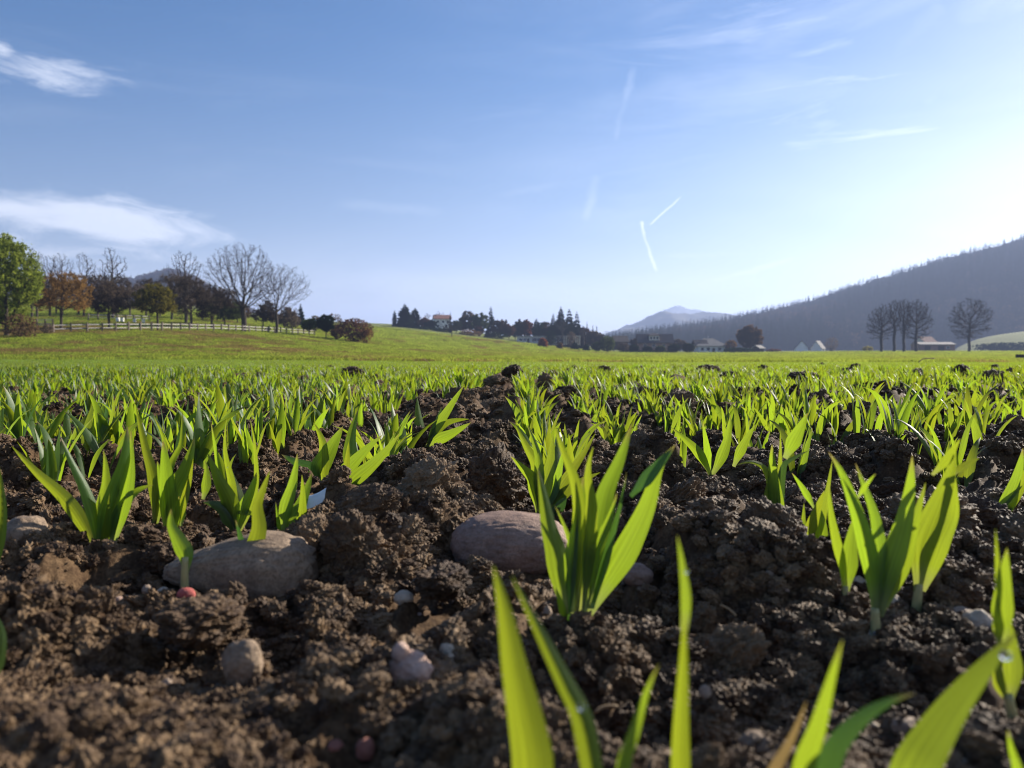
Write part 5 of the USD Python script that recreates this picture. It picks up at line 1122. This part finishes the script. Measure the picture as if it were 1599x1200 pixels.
house('farmhouse', 'reddish farmhouse roof peeking out above the long barn', 1444, 380, 20, 4.0, 9, 3.0, .2, 'wall_cream', 'roof_red', wins=((-.2, 2.6, 1.0, 1.1), (.2, 2.6, 1.0, 1.1)), base=549)

# ------------------------------------------------------------------ hills and forests
def ridge(name, line, Ybase, Yridge, back, m, bump=6.0, seed=1, base_row=556, nu=120, nv=36, power=1.0):
    """A hill whose skyline runs through the given directions at the ridge's distance: front slope, crest and back slope."""
    px = np.array([p for p, _ in line], float); py = np.array([q for _, q in line], float)
    U = np.linspace(px[0], px[-1], nu); T = np.linspace(0, 1.6, nv)
    R_ = PchipInterpolator(px, py)(U)
    v = np.zeros((nu, nv, 3))
    for k, (u, q) in enumerate(zip(U, R_)):
        Yr = np.interp(u, [px[0], px[-1]], Yridge) if np.ndim(Yridge) else Yridge
        Yb = np.interp(u, [px[0], px[-1]], Ybase) if np.ndim(Ybase) else Ybase
        top = max(at(u, q, Yr)[2], -2)
        Yv = np.where(T <= 1, Yb + (Yr - Yb) * T, Yr + back * (T - 1) / .6)
        zz_ = np.where(T <= 1, -3 + (top + 3) * np.sin(np.clip(T, 0, 1) * math.pi / 2) ** power, -3 + (top + 3) * np.cos(np.clip(T - 1, 0, .6) / .6 * math.pi / 2) ** .8)
        v[k] = np.stack([(u - 800) / F * Yv, Yv, zz_], 1)
    n3 = fbm(v.reshape(-1, 3) * [1 / 90, 1 / 90, 0], 4, seed).reshape(nu, nv) - .5
    v[..., 2] += n3 * bump * np.clip(np.minimum(T, 1.55 - T) * 4, 0, 1)[None]
    i, j = np.meshgrid(np.arange(nu - 1), np.arange(nv - 1), indexing='ij'); a = (i * nv + j).ravel(); q = np.stack([a, a + nv, a + nv + 1, a + 1], 1)
    p = put(name, (v.reshape(-1, 3), q), M[m], smooth=True); tag(stage.GetPrimAtPath(p), kind='structure')
    return v
def on_hill(v, rg, n, tmin=0.0, tmax=1.12, weight=None):
    nu, nv = v.shape[:2]
    iu = rg.uniform(0, nu - 1.001, n); T = rg.uniform(tmin, tmax, n); jv = T / 1.6 * (nv - 1)
    i0, j0 = iu.astype(int), jv.astype(int); a, b = (iu - i0)[:, None], (jv - j0)[:, None]
    return v[i0, j0] * (1 - a) * (1 - b) + v[i0 + 1, j0] * a * (1 - b) + v[i0, j0 + 1] * (1 - a) * b + v[i0 + 1, j0 + 1] * a * b, T
rf = np.random.default_rng(91)
fp = []
for k in range(5):
    fp.append([(conifer_mesh(rf, 24.0, 4.2, 13, 6, .05, .8), M['f_spruce'], None, False)])
for k in range(4):
    E = envelope(rf, 110, 'ball'); C = np.stack([E[:, 0] * 5.2, E[:, 1] * 5.2, 3.5 + E[:, 2] * 13.5], 1)
    a, b = leafcards(rf, C, 1.5); tr = prisms(np.array([[0, 0, -1.0]]), np.array([[0, 0, 10.0]]), np.array([.35]), np.array([.15]), 5)
    fp.append([((np.vstack([a, tr[0]]), np.vstack([b, tr[1] + len(a)])), M[('h_brown', 'h_rust', 'h_rust', 'h_brown')[k]], None, False)])
def forest(name, v, n, seed, conif, label, tmin=0.02, tmax=1.1, s=(.62, 1.2)):
    rg = np.random.default_rng(seed); P, T = on_hill(v, rg, n, tmin, tmax)
    mixn = fbm(P * [1 / 120, 1 / 120, 0], 3, seed)
    con = mixn + rg.normal(0, .09, n) + .22 * (T - .60) < conif
    idx = np.where(con, rg.integers(0, 5, n), 5 + rg.integers(0, 4, n))
    P[:, 2] -= .5
    instancer(name, fp, P, idx, rg.uniform(0, 6.3, n), rg.uniform(*s, n), None, label, 'forest')
v = ridge('forest_hill', [(905, 556), (940, 549), (1000, 539), (1050, 531), (1100, 523), (1150, 514), (1200, 504), (1250, 494), (1300, 479), (1350, 464), (1400, 450), (1450, 435), (1500, 422), (1550, 409), (1600, 397), (1700, 374), (1850, 348), (2050, 338)], (760, 640), (1450, 1150), 500, 'forest_floor', 10, 5)
forest('forest', v, 12500, 5, .57, 'dark mixed spruce forest covering the hill on the right')
v = ridge('wooded_hill', [(-260, 468), (-100, 462), (60, 462), (190, 453), (240, 444), (265, 437), (300, 447), (340, 472), (372, 488), (420, 508), (480, 522), (540, 532)], (1000, 1000), (1700, 1700), 500, 'forest_floor', 12, 9)
forest('forest', v, 4200, 9, .36, 'purple brown leafless forest on the distant hill behind the orchard', .3)
ridge('far_hill', [(880, 556), (945, 527), (975, 512), (1005, 502), (1040, 495), (1075, 490), (1105, 488.5), (1125, 491), (1150, 500), (1200, 512), (1300, 530), (1450, 545)], 2300, 2900, 600, 'far_forest', 60, 15, nu=200, nv=60)
ridge('far_mountain', [(960, 545), (1000, 508), (1025, 493), (1042, 486), (1056, 482), (1066, 483), (1090, 489), (1120, 495), (1180, 512), (1300, 535)], 4300, 5200, 900, 'far_forest', 90, 16, nu=160)
ridge('grass_hill', [(1482, 556), (1492, 545), (1505, 538), (1530, 529), (1560, 523), (1600, 518), (1680, 512), (1800, 508), (1950, 520), (2050, 556)], 430, 520, 120, 'hill_grass', 1.5, 17)
shrub('hedge', 'long dark hedge at the foot of the pale green hill at the right edge', 1590, 420, 535, 75, 200, 'f_dark', 2600, .6, 'spread', depth=.15, cat='hedge')

# ------------------------------------------------------------------ air
hz = usdkit.material(stage, '/World/Looks/haze', {'v': ('principled_volume', {'color': (.48, .61, .97), 'density': .00021, 'anisotropy': .3})}, [], volume='v.volume')
p = put('haze', trimesh.creation.box(bounds=[[-9400, -9400, -12], [9400, 9400, 480]]), hz); tag(stage.GetPrimAtPath(p), kind='stuff')
